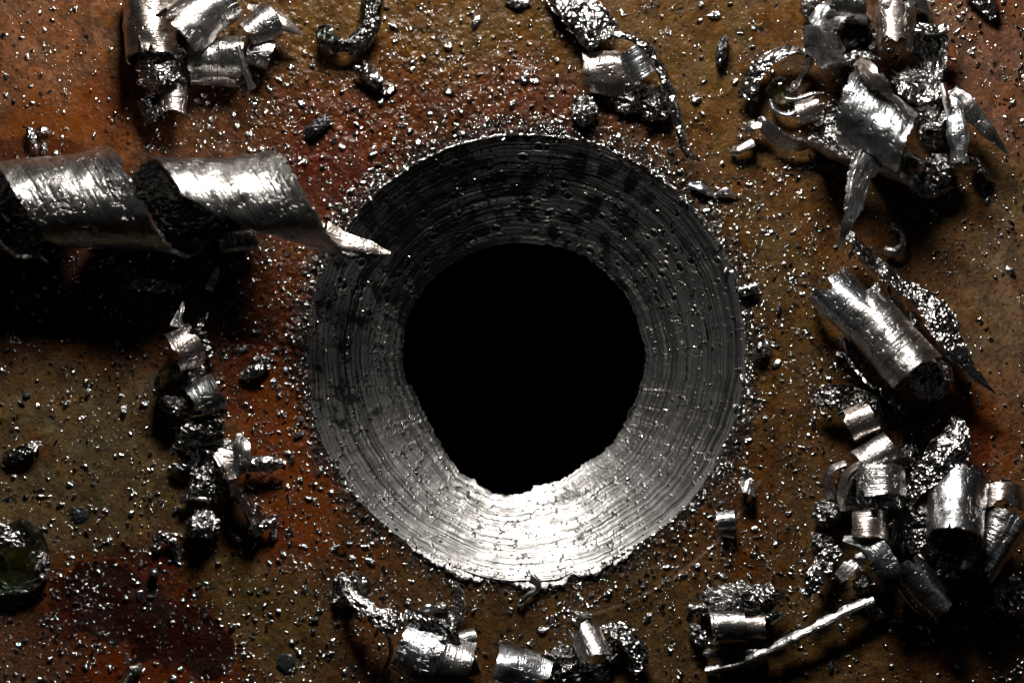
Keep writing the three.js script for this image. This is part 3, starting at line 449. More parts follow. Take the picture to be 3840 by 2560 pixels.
// ------------------------------------------------------------------ chips: the large tangle on the pinkish rust
const G2 = 'chips in the tall tangle on the pinkish rust';
chip('barrel_chip', 'short barrel shaped curl with a black open mouth at the top of the tall tangle', [
  roll({ a: [1926, 74, 60], b: [1964, 90, 150], r: 84, rb: 50, th0: -235, th1: 130, amp: 7, jag: 0.12, jagF: 30, th: 9 }),
  roll({ a: [1900, -6, 120], b: [1994, 6, 120], r: 52, th0: -70, th1: 100, amp: 5 }),
  L(M.darkGrain, lump(1956, 88, 30, 50, 50, 36, { lod: 2, rough: 0.3 })),
  lump(1974, 138, 120, 36, 17, 26, { lod: 3, rough: 0.6 }), lump(1872, 14, 60, 26, 30, 40, { lod: 3, rough: 0.6 }),
], G2);
chip('ribbon_chip', 'upright banded ribbon standing next to the barrel shaped curl', [
  roll({ a: [2056, 26, 40], b: [2052, 128, 86], r: 52, rb: 46, th0: -62, th1: 66, amp: 2, jag: 0.05, th: 8 }),
  strip({ pts: [[2040, -20, 60, 26, 0], [2046, 10, 66, 28, 10], [2050, 34, 60, 30, 10]], dull: true }), lump(2080, 8, 40, 30, 26, 34, { lod: 3, rough: 0.6 }),
], G2);
chip('jagged_chip', 'dark jagged plate of metal with a bright torn corner behind the banded ribbon', [
  strip({ pts: [[2094, 64, 84, 14, 26], [2134, 68, 88, 14, 30], [2178, 66, 84, 9, 26]], outer: M.crumb, jag: 0.16, amp: 4, th: 8 }),
  strip({ pts: [[2132, 74, 80, 42, 0], [2136, 110, 52, 44, 0], [2134, 150, 40, 44, 4], [2126, 190, 44, 36, 0]], outer: M.inner, jag: 0.1, amp: 6, dull: true, cup: -0.25 }),
  strip({ pts: [[2176, 84, 70, 8, -30], [2166, 130, 62, 16, -30], [2156, 184, 64, 10, -20]], outer: M.crumb, jag: 0.25, amp: 5 }),
], G2);
chip('loop_chip', 'open loop of thick crumbled ribbon lying on edge around a drop of oil', [
  strip({ pts: [[1716, 236, 36, 24, 14], [1722, 196, 42, 24, 24], [1746, 152, 48, 23, 28], [1790, 124, 52, 20, 34], [1838, 114, 54, 16, 50], [1862, 134, 52, 16, 74], [1856, 168, 46, 17, 78], [1826, 200, 36, 14, 60], [1800, 216, 22, 5, 20]], cup: 0.3, th: 12, outer: M.crumb, amp: 3, jag: 0.05, notch: 0.1 }),
], G2);
chip('cupped_chip', 'cupped ribbon curving under the oil drop, finely lined along its length', [
  strip({ pts: [[1740, 272, 44, 16, -30], [1764, 296, 46, 26, -50], [1796, 324, 46, 28, -55], [1836, 334, 44, 24, -58], [1876, 324, 40, 16, -60]], cup: 0.15, th: 8, amp: 2, dull: true, notch: 0.1 }),
  strip({ pts: [[1712, 298, 26, 12, 20], [1728, 288, 36, 18, 24], [1752, 286, 40, 16, 20]], cup: 0.6, amp: 2 }),
], G2);
chip('small_curl', 'tiny bright curl inside the open loop, wet with oil', [
  roll({ a: [1832, 262, 40], b: [1886, 240, 44], r: 26, th0: -80, th1: 100, amp: 2 }), strip({ pts: [[1772, 226, 24, 6, 20], [1782, 250, 26, 7, 20], [1812, 262, 28, 8, 20], [1846, 244, 34, 7, 20], [1884, 232, 36, 5, 10]], cup: 0.7, th: 5, amp: 1, notch: 0 }),
  strip({ pts: [[1800, 222, 22, 4, 20], [1826, 226, 28, 6, 20], [1868, 214, 30, 6, 20], [1896, 212, 26, 3, 10]], cup: 0.7, th: 5, amp: 1, notch: 0 }),
], G2);
{ const drop = new THREE.SphereGeometry(1, 40, 24, 0, Math.PI * 2, 0, Math.PI / 2); const o = put('oil_drop', drop, M.oil, scene); o.scale.set(34 * K, 30 * K, 32 * K); o.position.set((1796 - W / 2) * K, 4 * K, (206 - H / 2) * K); tag(o, 'clear yellowish drop of oil held inside the open loop of ribbon', 'oil drop', 'drops of cutting oil'); }
chip('leaf_chip', 'small bright leaf shaped scrap at the foot of the open loop', [strip({ pts: [[1676, 350, 14, 3, 14], [1702, 342, 24, 11, 20], [1732, 326, 24, 12, 20]], cup: 0.4, jag: 0.05, notch: 0.1 })], G2);
chip('rolled_chip', 'largest fat roll of the tall tangle, a wide satin tube with a dented crest', [
  roll({ a: [1956, 240, 92], b: [2092, 336, 146], r: 88, rb: 70, th0: -108, th1: 104, amp: 3, jag: 0.04, skew: 0.4, th: 9, notch: 0.2, keep: true }),
  roll({ a: [1898, 240, 104], b: [2004, 304, 104], r: 100, rb: 86, th0: 62, th1: 200, amp: 4, dull: true, jag: 0.04, notch: 0.1 }),
  strip({ pts: [[1968, 142, 150, 10, 0], [1984, 166, 186, 22, -16], [2010, 196, 200, 24, -26], [2040, 226, 190, 10, -26]], amp: 3, cup: 0.2 }),
], G2);
chip('folded_chip', 'dented fold of ribbon pressed against the lower side of the fat roll', [
  roll({ a: [2010, 346, 62], b: [2110, 400, 84], r: 44, rb: 36, th0: -95, th1: 110, amp: 8, jag: 0.1, dull: true }), lump(2020, 330, 30, 60, 50, 40, { lod: 3, rough: 0.5, turn: 40 }),
], G2);
chip('serrated_strip', 'tapering strip with a serrated saw like edge hanging from the tall tangle', [
  strip({ pts: [[2036, 328, 118, 44, 4], [2008, 356, 146, 42, 10], [1976, 410, 170, 34, 12], [1962, 460, 182, 28, 14], [1944, 520, 182, 15, 14], [1926, 576, 168, 3, 10]], cup: 0.1, th: 8, jag: 0.2, jagF: 11, amp: 3, outer: M.face, notch: 0.3 }),
], G2);
chip('forked_chip', 'forked ribbon with two pointed prongs leaning out of the tall tangle', [
  strip({ pts: [[2186, 208, 84, 14, 0], [2190, 250, 96, 24, -10], [2196, 310, 108, 30, -14], [2200, 378, 112, 24, -14]], cup: 0.3, amp: 3, jag: 0.08, notch: 0.15 }),
  strip({ pts: [[2186, 206, 90, 13, 0], [2214, 240, 98, 22, -16], [2258, 292, 104, 20, -16], [2314, 356, 96, 3, -10]], cup: 0.25, amp: 3, notch: 0.1, jag: 0.04 }),
  strip({ pts: [[2164, 196, 96, 9, 10], [2170, 224, 108, 9, 10], [2174, 254, 110, 7, 10]], cup: 0.7, amp: 1, th: 8 }),
  strip({ pts: [[2216, 356, 40, 24, 30], [2248, 374, 46, 22, 40], [2280, 392, 34, 8, 40]], outer: M.inner, jag: 0.25, dull: true }),
], G2);
chip('crumbled_chip', 'crumbled oily knob wedged below the fat roll and the forked ribbon', [lump(2158, 388, 44, 34, 34, 40, { lod: 3, rough: 0.4 }), lump(2136, 420, 34, 44, 30, 34, { lod: 3, rough: 0.5 })], G2);
chip('crumbled_chip', 'rough grey bridge of crumbled metal between jagged plate and forked ribbon', [
  strip({ pts: [[2062, 200, 84, 18, 14], [2100, 214, 84, 22, 20], [2140, 216, 82, 18, 20], [2170, 204, 84, 12, 10]], outer: M.crumb, amp: 6, jag: 0.12, th: 14 }), lump(2110, 190, 30, 50, 34, 36, { lod: 3, rough: 0.6 }), lump(2140, 280, 40, 36, 50, 44, { lod: 3, rough: 0.55 })], G2);
chip('thin_ring', 'thin dark hoop edge just showing in the shadow below the cupped ribbon', [strip({ pts: [[1858, 352, 18, 4, 60], [1874, 376, 16, 4, 60], [1900, 384, 16, 4, 60], [1920, 374, 16, 4, 60]], th: 4 })], G2);
chip('spike_chip', 'sharp dark spike pointing down from the upper edge beside the jagged plate', [strip({ pts: [[2096, -30, 40, 26, 0], [2116, 8, 44, 16, 20], [2132, 30, 36, 8, 20], [2138, 48, 28, 2, 0]], cup: 0.3, dull: true })], 'chips cut by the upper edge');
chip('flake_chip', 'pale rounded flake entering from the upper edge over the pinkish rust', [strip({ pts: [[2235, -40, 20, 34, 0], [2262, 0, 30, 24, 0], [2276, 24, 28, 17, 0], [2282, 44, 22, 6, 0]], cup: 0.3, outer: M.inner, jag: 0.04 })], 'chips cut by the upper edge');

// ------------------------------------------------------------------ chips: the pair of long rolls below the tall tangle
const G3 = 'chips round the long roll beside the olive rust';
chip('rolled_chip', 'long narrow roll with a bright crest lying slantwise, notched near its middle', [
  roll({ a: [1904, 650, 54], b: [2000, 752, 96], r: 56, rb: 58, th0: -120, th1: 130, amp: 3, jag: 0.05 }),
  roll({ a: [1976, 706, 84], b: [2104, 858, 144], r: 60, rb: 66, th0: -125, th1: 120, amp: 3, jag: 0.06, skew: 0.06 }),
  strip({ pts: [[1950, 770, 40, 16, 40], [1984, 830, 44, 34, 44], [2040, 890, 44, 30, 44], [2094, 946, 34, 12, 44]], dull: true, jag: 0.14, amp: 4, outer: M.inner }),
], G3);
chip('bladed_chip', 'long dark strip with a ragged bright edge widening into a pointed blade', [
  strip({ pts: [[1930, 522, 70, 12, 30], [1964, 556, 78, 20, 34], [2020, 612, 80, 22, 34], [2080, 660, 82, 24, 28], [2130, 690, 90, 36, 14], [2164, 740, 104, 40, 10], [2186, 790, 108, 30, 8], [2230, 846, 96, 15, 8], [2290, 906, 70, 3, 0]], jag: 0.16, jagF: 14, amp: 5, outer: M.inner, th: 9, cup: 0.15 }),
], G3);
chip('thin_ring', 'small bright open ring of thin wire like chip above the long dark strip', [
  strip({ pts: [[2030, 572, 14, 10, 0], [2058, 578, 22, 11, -10], [2076, 556, 26, 9, -10], [2070, 528, 24, 7, -10], [2046, 516, 20, 5, 0]], cup: 0.6, th: 6, jag: 0.04, amp: 1 }),
], G3);
chip('crumbled_chip', 'round crumbled knob plugging the lower end of the long narrow roll', [lump(2136, 872, 70, 48, 46, 60, { lod: 3, rough: 0.35, f: 2.2 })], G3);
chip('small_curl', 'small dark curl showing glints between the long roll and the pointed blade', [roll({ a: [2030, 700, 30], b: [2080, 760, 30], r: 36, th0: -80, th1: 90, outer: M.inner, amp: 6 }), lump(2092, 740, 34, 26, 22, 26, { rough: 0.5 })], G3);
chip('torn_chip', 'torn ear of metal sticking up in the notch of the long roll', [strip({ pts: [[1986, 700, 96, 14, 20], [2006, 672, 108, 18, 30], [2014, 648, 104, 8, 40]], outer: M.inner, jag: 0.2, amp: 4 })], G3);
chip('sliver_chip', 'little bent sliver beside the dark underside of the long roll', [strip({ pts: [[1914, 806, 18, 8, 0], [1936, 814, 24, 8, 10], [1950, 836, 16, 4, 0]], outer: M.inner, jag: 0.15 })], G3);

// ------------------------------------------------------------------ chips: the low crowded heap
const G4 = 'chips in the crowded heap by the dark corner';
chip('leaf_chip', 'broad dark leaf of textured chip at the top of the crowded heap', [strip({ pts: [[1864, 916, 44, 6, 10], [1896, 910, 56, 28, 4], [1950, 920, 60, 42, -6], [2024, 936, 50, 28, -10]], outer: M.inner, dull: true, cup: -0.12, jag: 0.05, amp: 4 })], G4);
chip('banded_curl', 'bright banded curl lying across the lower end of the dark leaf', [roll({ a: [1944, 984, 50], b: [2012, 952, 54], r: 38, th0: -95, th1: 120, amp: 2, jag: 0.05, skew: 0.15 }), strip({ pts: [[2008, 926, 64, 12, 30], [2022, 960, 64, 14, 40], [2026, 1004, 40, 10, 40]], dull: true, outer: M.inner })], G4);
chip('banded_curl', 'shiny arched band just below the curl on the dark leaf', [roll({ a: [1984, 1066, 66], b: [2062, 1018, 70], r: 42, th0: -90, th1: 110, amp: 2, jag: 0.05, skew: 0.3 }), lump(2090, 1050, 30, 26, 30, 34, { lod: 3, rough: 0.5 })], G4);
chip('leaf_chip', 'upright rough leaf with a bright torn tip sweeping down into the crowded heap', [strip({ pts: [[2184, 952, 60, 5, 0], [2194, 984, 86, 30, -10], [2180, 1030, 110, 46, -14], [2132, 1078, 112, 34, -20], [2094, 1128, 100, 24, -30], [2078, 1184, 80, 12, -40], [2070, 1234, 60, 6, -40]], outer: M.crumb, jag: 0.08, amp: 4, cup: 0.1, notch: 0.15, th: 10 })], G4);
chip('banded_curl', 'wide flat band with crosswise lines in the middle of the crowded heap', [roll({ a: [2027, 1080, 64], b: [2025, 1150, 84], r: 62, th0: -62, th1: 62, amp: 1.5, jag: 0.04 })], G4);
chip('loop_chip', 'thin rimmed double loop seen edge on beside the wide flat band', [
  strip({ pts: [[2012, 1056, 84, 12, -60], [1968, 1066, 82, 14, -62], [1938, 1094, 78, 16, -64], [1930, 1134, 74, 16, -64], [1936, 1176, 64, 12, -60]], th: 7, amp: 1.5, notch: 0 }),
  strip({ pts: [[1944, 1062, 56, 12, -55], [1908, 1078, 52, 16, -60], [1898, 1112, 48, 16, -62], [1912, 1146, 40, 12, -60]], th: 7, amp: 1.5, dull: true, notch: 0 }),
  lump(1956, 1130, 24, 34, 50, 34, { lod: 3, rough: 0.5 }),
], G4);
chip('banded_curl', 'short striped band below the wide flat band, black gap between them', [roll({ a: [2000, 1182, 56], b: [1997, 1244, 76], r: 46, th0: -62, th1: 66, amp: 1.5, jag: 0.05 }), strip({ pts: [[2046, 1150, 70, 7, 20], [2062, 1190, 66, 9, 20], [2056, 1240, 60, 9, 20], [2044, 1262, 50, 5, 0]], cup: 0.6, amp: 1.5 })], G4);
chip('crumbled_chip', 'crumbled lump at the outer side of the crowded heap, next to the striped band', [lump(1898, 1180, 30, 30, 30, 34, { lod: 3, rough: 0.45 }), lump(1890, 1246, 20, 24, 22, 24, { lod: 3, rough: 0.5 })], G4);
chip('trumpet_chip', 'trumpet shaped curl with a wide dark mouth and bright rim in the crowded heap', [
  roll({ a: [2212, 1096, 62], b: [2187, 1236, 150], r: 64, rb: 66, th0: -200, th1: 150, amp: 4, jag: 0.06, spiral: 0.06, th: 9, notch: 0.2 }),
  L(M.darkGrain, lump(2190, 1226, 60, 50, 50, 40, { lod: 2, rough: 0.3 })),
  lump(2164, 1294, 44, 48, 28, 36, { lod: 3, rough: 0.6 }),
  strip({ pts: [[2150, 1290, 70, 20, 0], [2176, 1308, 76, 20, 10], [2208, 1330, 70, 3, 10]], outer: M.crumb, jag: 0.2 }),
], G4);
chip('hollow_chip', 'dark hollow curl hidden between the wide band and the trumpet', [roll({ a: [2100, 1150, 60], b: [2120, 1270, 56], r: 46, th0: -60, th1: 100, outer: M.inner, dull: true, amp: 6 }), lump(2040, 1190, 24, 60, 60, 30, { lod: 3, rough: 0.5 }), lump(2250, 1250, 30, 60, 60, 36, { lod: 3, rough: 0.5 })], G4);
chip('rolled_chip', 'slanting satin roll against the right side of the trumpet, striped crosswise', [
  roll({ a: [2318, 1180, 74], b: [2238, 1322, 100], r: 58, rb: 40, th0: -105, th1: 110, amp: 3, jag: 0.06 }),
  roll({ a: [2306, 1120, 60], b: [2304, 1180, 84], r: 48, th0: -70, th1: 80, amp: 3 }),
], G4);
chip('arched_chip', 'arched ribbon bridging down from the striped band toward the dark corner', [
  strip({ pts: [[1936, 1236, 70, 8, 10], [1974, 1242, 92, 14, 20], [2014, 1262, 108, 30, 0], [2036, 1310, 112, 30, -10], [2040, 1358, 90, 22, -10]], cup: 0.25, amp: 2, th: 8, notch: 0.15 }),
  roll({ a: [2070, 1284, 72], b: [2168, 1396, 62], r: 46, rb: 36, th0: -100, th1: 105, amp: 3, jag: 0.08 }),
  strip({ pts: [[2070, 1330, 40, 26, 40], [2120, 1386, 36, 28, 40], [2166, 1428, 24, 14, 40]], dull: true, outer: M.inner }),
], G4);
chip('leaf_chip', 'bright narrow leaf reaching out of the heap above the needle', [strip({ pts: [[1934, 1262, 44, 14, 0], [1902, 1286, 52, 24, -6], [1876, 1326, 60, 24, -6], [1848, 1368, 58, 18, 0]], outer: M.crumb, amp: 4, jag: 0.08, cup: 0.15 })], G4);
chip('leaf_chip', 'pinkish grey scrap folded under the arched ribbon', [strip({ pts: [[1984, 1272, 50, 12, -20], [1958, 1296, 56, 22, -20], [1926, 1326, 56, 16, -10]], amp: 3, jag: 0.12 })], G4);
chip('crumbled_chip', 'small crumbled stub in the black gap under the arched ribbon', [lump(1982, 1338, 26, 20, 26, 26, { lod: 3, rough: 0.4 })], G4);
chip('crumbled_chip', 'jumble of dim broken scraps at the border beneath the satin roll', [lump(2322, 1370, 34, 34, 40, 32, { lod: 3, rough: 0.6 }), strip({ pts: [[2262, 1404, 20, 10, 10], [2296, 1386, 34, 22, 0], [2340, 1340, 44, 20, 10]], outer: M.inner, dull: true, jag: 0.2 })], G4);
chip('fallen_scrap', 'small dim scrap lying in the black shadow under the arched ribbon', [lump(2012, 1408, 12, 22, 14, 12, { rough: 0.5, turn: 30 })], G4);
chip('edge_chip', 'slender dark chip entering at the lower corner of the picture', [strip({ pts: [[2380, 1500, 30, 14, 0], [2340, 1540, 30, 14, 0], [2310, 1590, 24, 10, 0]], outer: M.inner, dull: true })], G4);

// ------------------------------------------------------------------ the needle and the cluster beside it
chip('needle_chip', 'long straight needle of bright metal with a split flared end', [
  strip({ pts: [[2008, 1376, 40, 13, -24], [1960, 1394, 42, 14, -24], [1880, 1434, 42, 15, -26], [1800, 1474, 40, 14, -26], [1740, 1502, 36, 10, -24], [1690, 1524, 30, 11, -20], [1620, 1540, 20, 8, -20]], cup: 0.45, th: 14, jag: 0.03, amp: 1.6, jagEnd: 0.01 }),
  strip({ pts: [[1756, 1494, 34, 6, 0], [1700, 1502, 32, 12, 10], [1640, 1504, 26, 12, 14], [1614, 1500, 20, 4, 0]], amp: 3, th: 6, cup: 0.2 }),
  strip({ pts: [[1760, 1500, 24, 18, 40], [1738, 1520, 18, 22, 50], [1722, 1536, 8, 12, 40]], dull: true, amp: 3 }),
], 'needle shaped chips');
const G5 = 'chips in the small cluster beside the needle';
chip('rolled_chip', 'short smooth shiny roll beside the needle, under a crust of crumbs', [
  roll({ a: [1632, 1442, 40], b: [1712, 1438, 42], r: 38, th0: -95, th1: 110, amp: 3, jag: 0.04 }), roll({ a: [1700, 1446, 30], b: [1760, 1440, 34], r: 22, rb: 30, th0: -90, th1: 100, amp: 5 }),
], G5);
chip('crumbled_chip', 'glittering crust of crumbs on top of the short shiny roll', [lump(1690, 1376, 28, 66, 32, 26, { lod: 3, rough: 0.7, f: 3.2, spike: 0.5 }), lump(1640, 1400, 20, 34, 16, 18, { lod: 3, rough: 0.7, f: 3 })], G5);
chip('small_curl', 'little curl with a wet rim on the corner of the crumb crust', [roll({ a: [1752, 1380, 40], b: [1788, 1350, 44], r: 26, th0: -80, th1: 110, amp: 3, outer: M.inner }), roll({ a: [1760, 1420, 30], b: [1792, 1396, 34], r: 24, th0: -80, th1: 100, amp: 3 })], G5);
chip('ring_chip', 'broken ring with a dark middle on the near end of the short shiny roll', [
  strip({ pts: [[1620, 1402, 30, 9, 20], [1592, 1402, 30, 10, 20], [1584, 1424, 28, 9, 20], [1602, 1440, 26, 8, 20]], cup: 0.5, outer: M.crumb, th: 8 }), lump(1604, 1460, 18, 17, 28, 20, { rough: 0.5, turn: -30 }),
], G5);

// ------------------------------------------------------------------ chips along the lower edge
const G6 = 'chips along the lower edge under the hole';
chip('leaf_chip', 'pair of small upright petals at the head of the lower edge chips', [strip({ pts: [[790, 1314, 36, 6, 0], [776, 1336, 40, 14, -20], [770, 1372, 26, 10, -20]], outer: M.inner, amp: 2 }), strip({ pts: [[812, 1314, 40, 6, 20], [838, 1336, 38, 16, 30], [842, 1370, 24, 10, 40]], outer: M.inner, cup: -0.3 })], G6);
chip('twisted_strip', 'twisting strip that widens from the petals to the cone shaped curl', [strip({ pts: [[784, 1324, 40, 9, 20], [812, 1370, 60, 14, 20], [850, 1400, 72, 24, 20], [890, 1424, 84, 30, 20], [930, 1432, 96, 22, 14]], amp: 3, cup: 0.2, outer: M.crumb, jag: 0.06 })], G6);
chip('cone_curl', 'wide cone shaped curl with a satin skirt, largest chip of the lower edge', [
  roll({ a: [912, 1480, 70], b: [1006, 1520, 74], r: 54, rb: 76, th0: -110, th1: 115, amp: 5, jag: 0.06 }),
  roll({ a: [990, 1520, 62], b: [1080, 1540, 62], r: 74, rb: 62, th0: -90, th1: 110, amp: 5, jag: 0.06 }),
  strip({ pts: [[930, 1402, 96, 10, 0], [972, 1430, 112, 26, -14], [1030, 1462, 118, 24, -20], [1058, 1482, 104, 8, -20]], outer: M.crumb, amp: 4 }),
], G6);
chip('curved_strip', 'thin edge on strip curving down beside the cone shaped curl', [strip({ pts: [[878, 1440, 46, 7, 40], [894, 1462, 52, 8, 40], [898, 1500, 50, 9, 40], [884, 1540, 40, 9, 40], [860, 1590, 26, 7, 40]], th: 7, amp: 2, cup: 0.4 })], G6);
chip('crescent_chip', 'crescent shaped chip cupped upward between the rim and the cone shaped curl', [
  strip({ pts: [[1044, 1334, 46, 4, -20], [1056, 1372, 46, 17, -38], [1048, 1414, 44, 22, -42], [1018, 1436, 40, 20, -40], [980, 1430, 34, 12, -36], [960, 1410, 26, 5, -20]], outer: M.inner, th: 7, amp: 3 }),
  lump(1012, 1396, 14, 16, 12, 14, { rough: 0.5 }), strip({ pts: [[962, 1404, 22, 6, 0], [985, 1396, 26, 9, 0], [1004, 1402, 20, 5, 0]], cup: 0.5 }),
], G6);
chip('banded_curl', 'small banded curl clinging to the end of the cone shaped curl', [roll({ a: [1058, 1476, 52], b: [1098, 1468, 52], r: 28, th0: -90, th1: 100, amp: 2 }), roll({ a: [1062, 1528, 40], b: [1100, 1522, 40], r: 30, th0: -100, th1: 90, amp: 2 })], G6);
chip('banded_curl', 'bright half cylinder of ribbon cut by the lower edge, clear of its neighbours', [roll({ a: [1130, 1542, 54], b: [1258, 1562, 54], r: 64, rb: 54, th0: -105, th1: 100, amp: 4, jag: 0.04, th: 9 })], G6);
chip('rolled_chip', 'tilted little roll leaning on the ridged fan', [roll({ a: [1336, 1440, 38], b: [1372, 1520, 76], r: 34, rb: 38, th0: -110, th1: 120, amp: 3, jag: 0.06 })], G6);
chip('fan_chip', 'fan shaped chip with fine radiating ridges and a bright outer rim', [
  strip({ pts: [[1376, 1446, 36, 16, 14], [1420, 1446, 44, 22, 18], [1456, 1474, 48, 26, 20], [1468, 1512, 46, 24, 10], [1448, 1544, 36, 12, 0]], outer: M.crumb, cup: -0.1, th: 9, amp: 3, jag: 0.07 }),
  strip({ pts: [[1388, 1482, 24, 26, 10], [1420, 1496, 26, 30, 10], [1440, 1520, 14, 16, 0]], outer: M.inner, dull: true }),
], G6);
chip('crumbled_chip', 'crumbled spill of metal between the half cylinder and the tilted little roll', [lump(1296, 1524, 24, 44, 40, 28, { lod: 3, rough: 0.55, turn: -40 }), lump(1344, 1552, 18, 46, 26, 20, { lod: 3, rough: 0.6 })], G6);
chip('crumbled_chip', 'tiny crumbled cap above the tilted little roll', [lump(1346, 1416, 14, 14, 9, 12, { rough: 0.6 })], G6);
chip('torn_chip', 'ragged scrap in the shade below the twisting strip of the lower edge', [lump(790, 1372, 14, 26, 20, 16, { lod: 3, rough: 0.7 })], G6);

// ------------------------------------------------------------------ chips in the column on the shaded red rust
const G7 = 'chips in the dark column beside the hole on red rust';
chip('banded_curl', 'bright banded curl at the top of the dark column with a spike above it', [
  roll({ a: [394, 812, 74], b: [452, 786, 62], r: 48, th0: -95, th1: 120, amp: 3, jag: 0.06 }), strip({ pts: [[404, 752, 70, 18, 0], [412, 716, 62, 10, 20], [418, 690, 50, 2, 20]], dull: true })], G7);
chip('spike_chip', 'little bright spike beside the top banded curl of the dark column', [strip({ pts: [[448, 762, 44, 8, 20], [462, 742, 46, 9, 10], [480, 718, 40, 3, 0]], outer: M.crumb, jag: 0.2 }), roll({ a: [462, 770, 20], b: [480, 820, 20], r: 18, th0: -80, th1: 90, outer: M.inner, dull: true })], G7);
chip('bowl_chip', 'dark open bowl shaped curl with a crumbly bright lip in the column', [
  roll({ a: [398, 872, 30], b: [402, 884, 78], r: 42, rb: 50, th0: -200, th1: 140, outer: M.inner, dull: true, amp: 4 }), lump(398, 930, 40, 28, 20, 26, { lod: 3, rough: 0.6 }), lump(428, 850, 24, 36, 26, 30, { lod: 3, rough: 0.5 })], G7);
chip('banded_curl', 'lower banded curl of the dark column, wrinkled like a shell', [roll({ a: [446, 926, 66], b: [506, 896, 62], r: 40, rb: 44, th0: -85, th1: 110, amp: 3, jag: 0.06, skew: 0.1 }), lump(444, 872, 40, 16, 24, 20, { rough: 0.4 })], G7);
chip('drum_chip', 'dark drum shaped curl with a bright torn rim under the shell like curl', [
  roll({ a: [420, 990, 36], b: [520, 982, 36], r: 40, th0: -50, th1: 120, outer: M.inner, dull: true, amp: 4 }), strip({ pts: [[420, 950, 62, 6, 0], [470, 946, 70, 8, 0], [526, 944, 62, 8, 0]], outer: M.crumb, jag: 0.3, jagF: 10, amp: 3 }), lump(460, 1010, 20, 46, 30, 24, { lod: 3, rough: 0.6 }), lump(500, 1040, 24, 40, 30, 28, { lod: 3, rough: 0.55 })], G7);
chip('loop_chip', 'small ringed curl with a wet rim in the lower part of the dark column', [
  strip({ pts: [[392, 1044, 40, 10, 0], [410, 1022, 44, 12, -10], [440, 1030, 44, 14, -10], [446, 1056, 38, 12, 0], [418, 1076, 30, 10, 10], [392, 1068, 28, 7, 10]], cup: 0.5, outer: M.crumb, th: 9 })], G7);
chip('leaf_chip', 'bright crumpled leaf between the ringed curl and the oily rod', [strip({ pts: [[546, 996, 50, 6, 0], [554, 1028, 66, 24, -14], [556, 1064, 76, 24, -10], [546, 1094, 72, 6, 0]], amp: 3, cup: 0.3 }), strip({ pts: [[496, 1036, 60, 14, 10], [520, 1060, 72, 24, 14], [530, 1100, 78, 16, 20]], amp: 3 })], G7);
chip('rod_chip', 'short thick rod with a wet white glint jutting out of the dark column', [strip({ pts: [[566, 1066, 30, 17, 0], [610, 1062, 32, 18, 0], [656, 1064, 26, 15, 0]], cup: 0.8, th: 14, outer: M.inner, amp: 3, jag: 0.05 })], G7);
chip('twisted_strip', 'black twisted ribbon winding down the foot of the dark column', [
  strip({ pts: [[516, 1062, 70, 24, 66], [536, 1110, 64, 24, 70], [560, 1150, 54, 26, 66], [586, 1190, 40, 28, 60], [600, 1228, 26, 18, 50]], dull: true, outer: M.inner, amp: 4 }), lump(470, 1110, 24, 40, 40, 26, { lod: 3, rough: 0.5 })], G7);
chip('crumbled_chip', 'rounded crumbled lump at the foot of the dark column, hollow on top', [lump(464, 1206, 26, 36, 32, 32, { lod: 3, rough: 0.4, f: 2 }), strip({ pts: [[410, 1150, 24, 8, 20], [440, 1136, 34, 10, 40], [486, 1140, 34, 8, 40]], dull: true })], G7);
chip('rod_chip', 'short bright rod lying across the end of the black twisted ribbon', [strip({ pts: [[572, 1222, 22, 12, 0], [602, 1210, 26, 15, 0], [636, 1196, 24, 14, 0]], cup: 0.8, th: 12, outer: M.crumb, amp: 4, jag: 0.08 }), lump(626, 1228, 8, 9, 12, 10, { lod: 1 })], G7);

// ------------------------------------------------------------------ loose single scraps
const G8 = 'loose scraps scattered on the rust';
chip('oily_scrap', 'stubby oily scrap with a wet ridge on the ochre rust above the red band', [roll({ a: [820, 148, 20], b: [876, 196, 20], r: 21, rb: 17, th0: -110, th1: 120, amp: 3, outer: M.crumb, jag: 0.14 }), strip({ pts: [[868, 206, 8, 5, 0], [890, 208, 14, 9, 20], [912, 198, 8, 4, 0]], outer: M.crumb }), lump(850, 176, 8, 34, 12, 10, { turn: 42 })], G8);
chip('dark_scrap', 'dark oily pebble of metal on the red rust above the corkscrew end', [L(M.darkGrain, lump(728, 290, 12, 34, 15, 17, { lod: 3, rough: 0.4, turn: -38 })), lump(742, 280, 16, 13, 8, 9, { turn: -38, rough: 0.4 })], G8);
chip('dark_scrap', 'black upright pebble on ochre rust between the twisted strip and the open loop', [L(M.darkGrain, lump(1658, 118, 12, 13, 34, 22, { lod: 2, rough: 0.4, turn: 12 }))], G8);
chip('bent_scrap', 'bent paddle shaped scrap beside the right side of the cone, below the ochre', [roll({ a: [1720, 1104, 10], b: [1714, 1140, 22], r: 17, rb: 21, th0: -75, th1: 80, amp: 1.5 }), strip({ pts: [[1706, 1074, 8, 8, 0], [1716, 1088, 14, 11, 0], [1720, 1106, 16, 9, 0]], outer: M.crumb })], G8);
chip('nut_scrap', 'small chunky scrap like a broken nut on the brown rust below the cone', [roll({ a: [1648, 1200, 18], b: [1690, 1194, 20], r: 22, th0: -100, th1: 120, amp: 2 }), roll({ a: [1662, 1218, 12], b: [1690, 1226, 12], r: 14, th0: -90, th1: 100, dull: true })], G8);
chip('bent_scrap', 'split scrap with two lobes on the olive rust above the dark red stain', [strip({ pts: [[352, 1244, 10, 10, 0], [372, 1232, 18, 14, 0], [398, 1252, 14, 12, 0], [408, 1290, 6, 5, 0]], cup: 0.5, outer: M.inner }), lump(360, 1256, 8, 10, 12, 9, { lod: 1 })], G8);
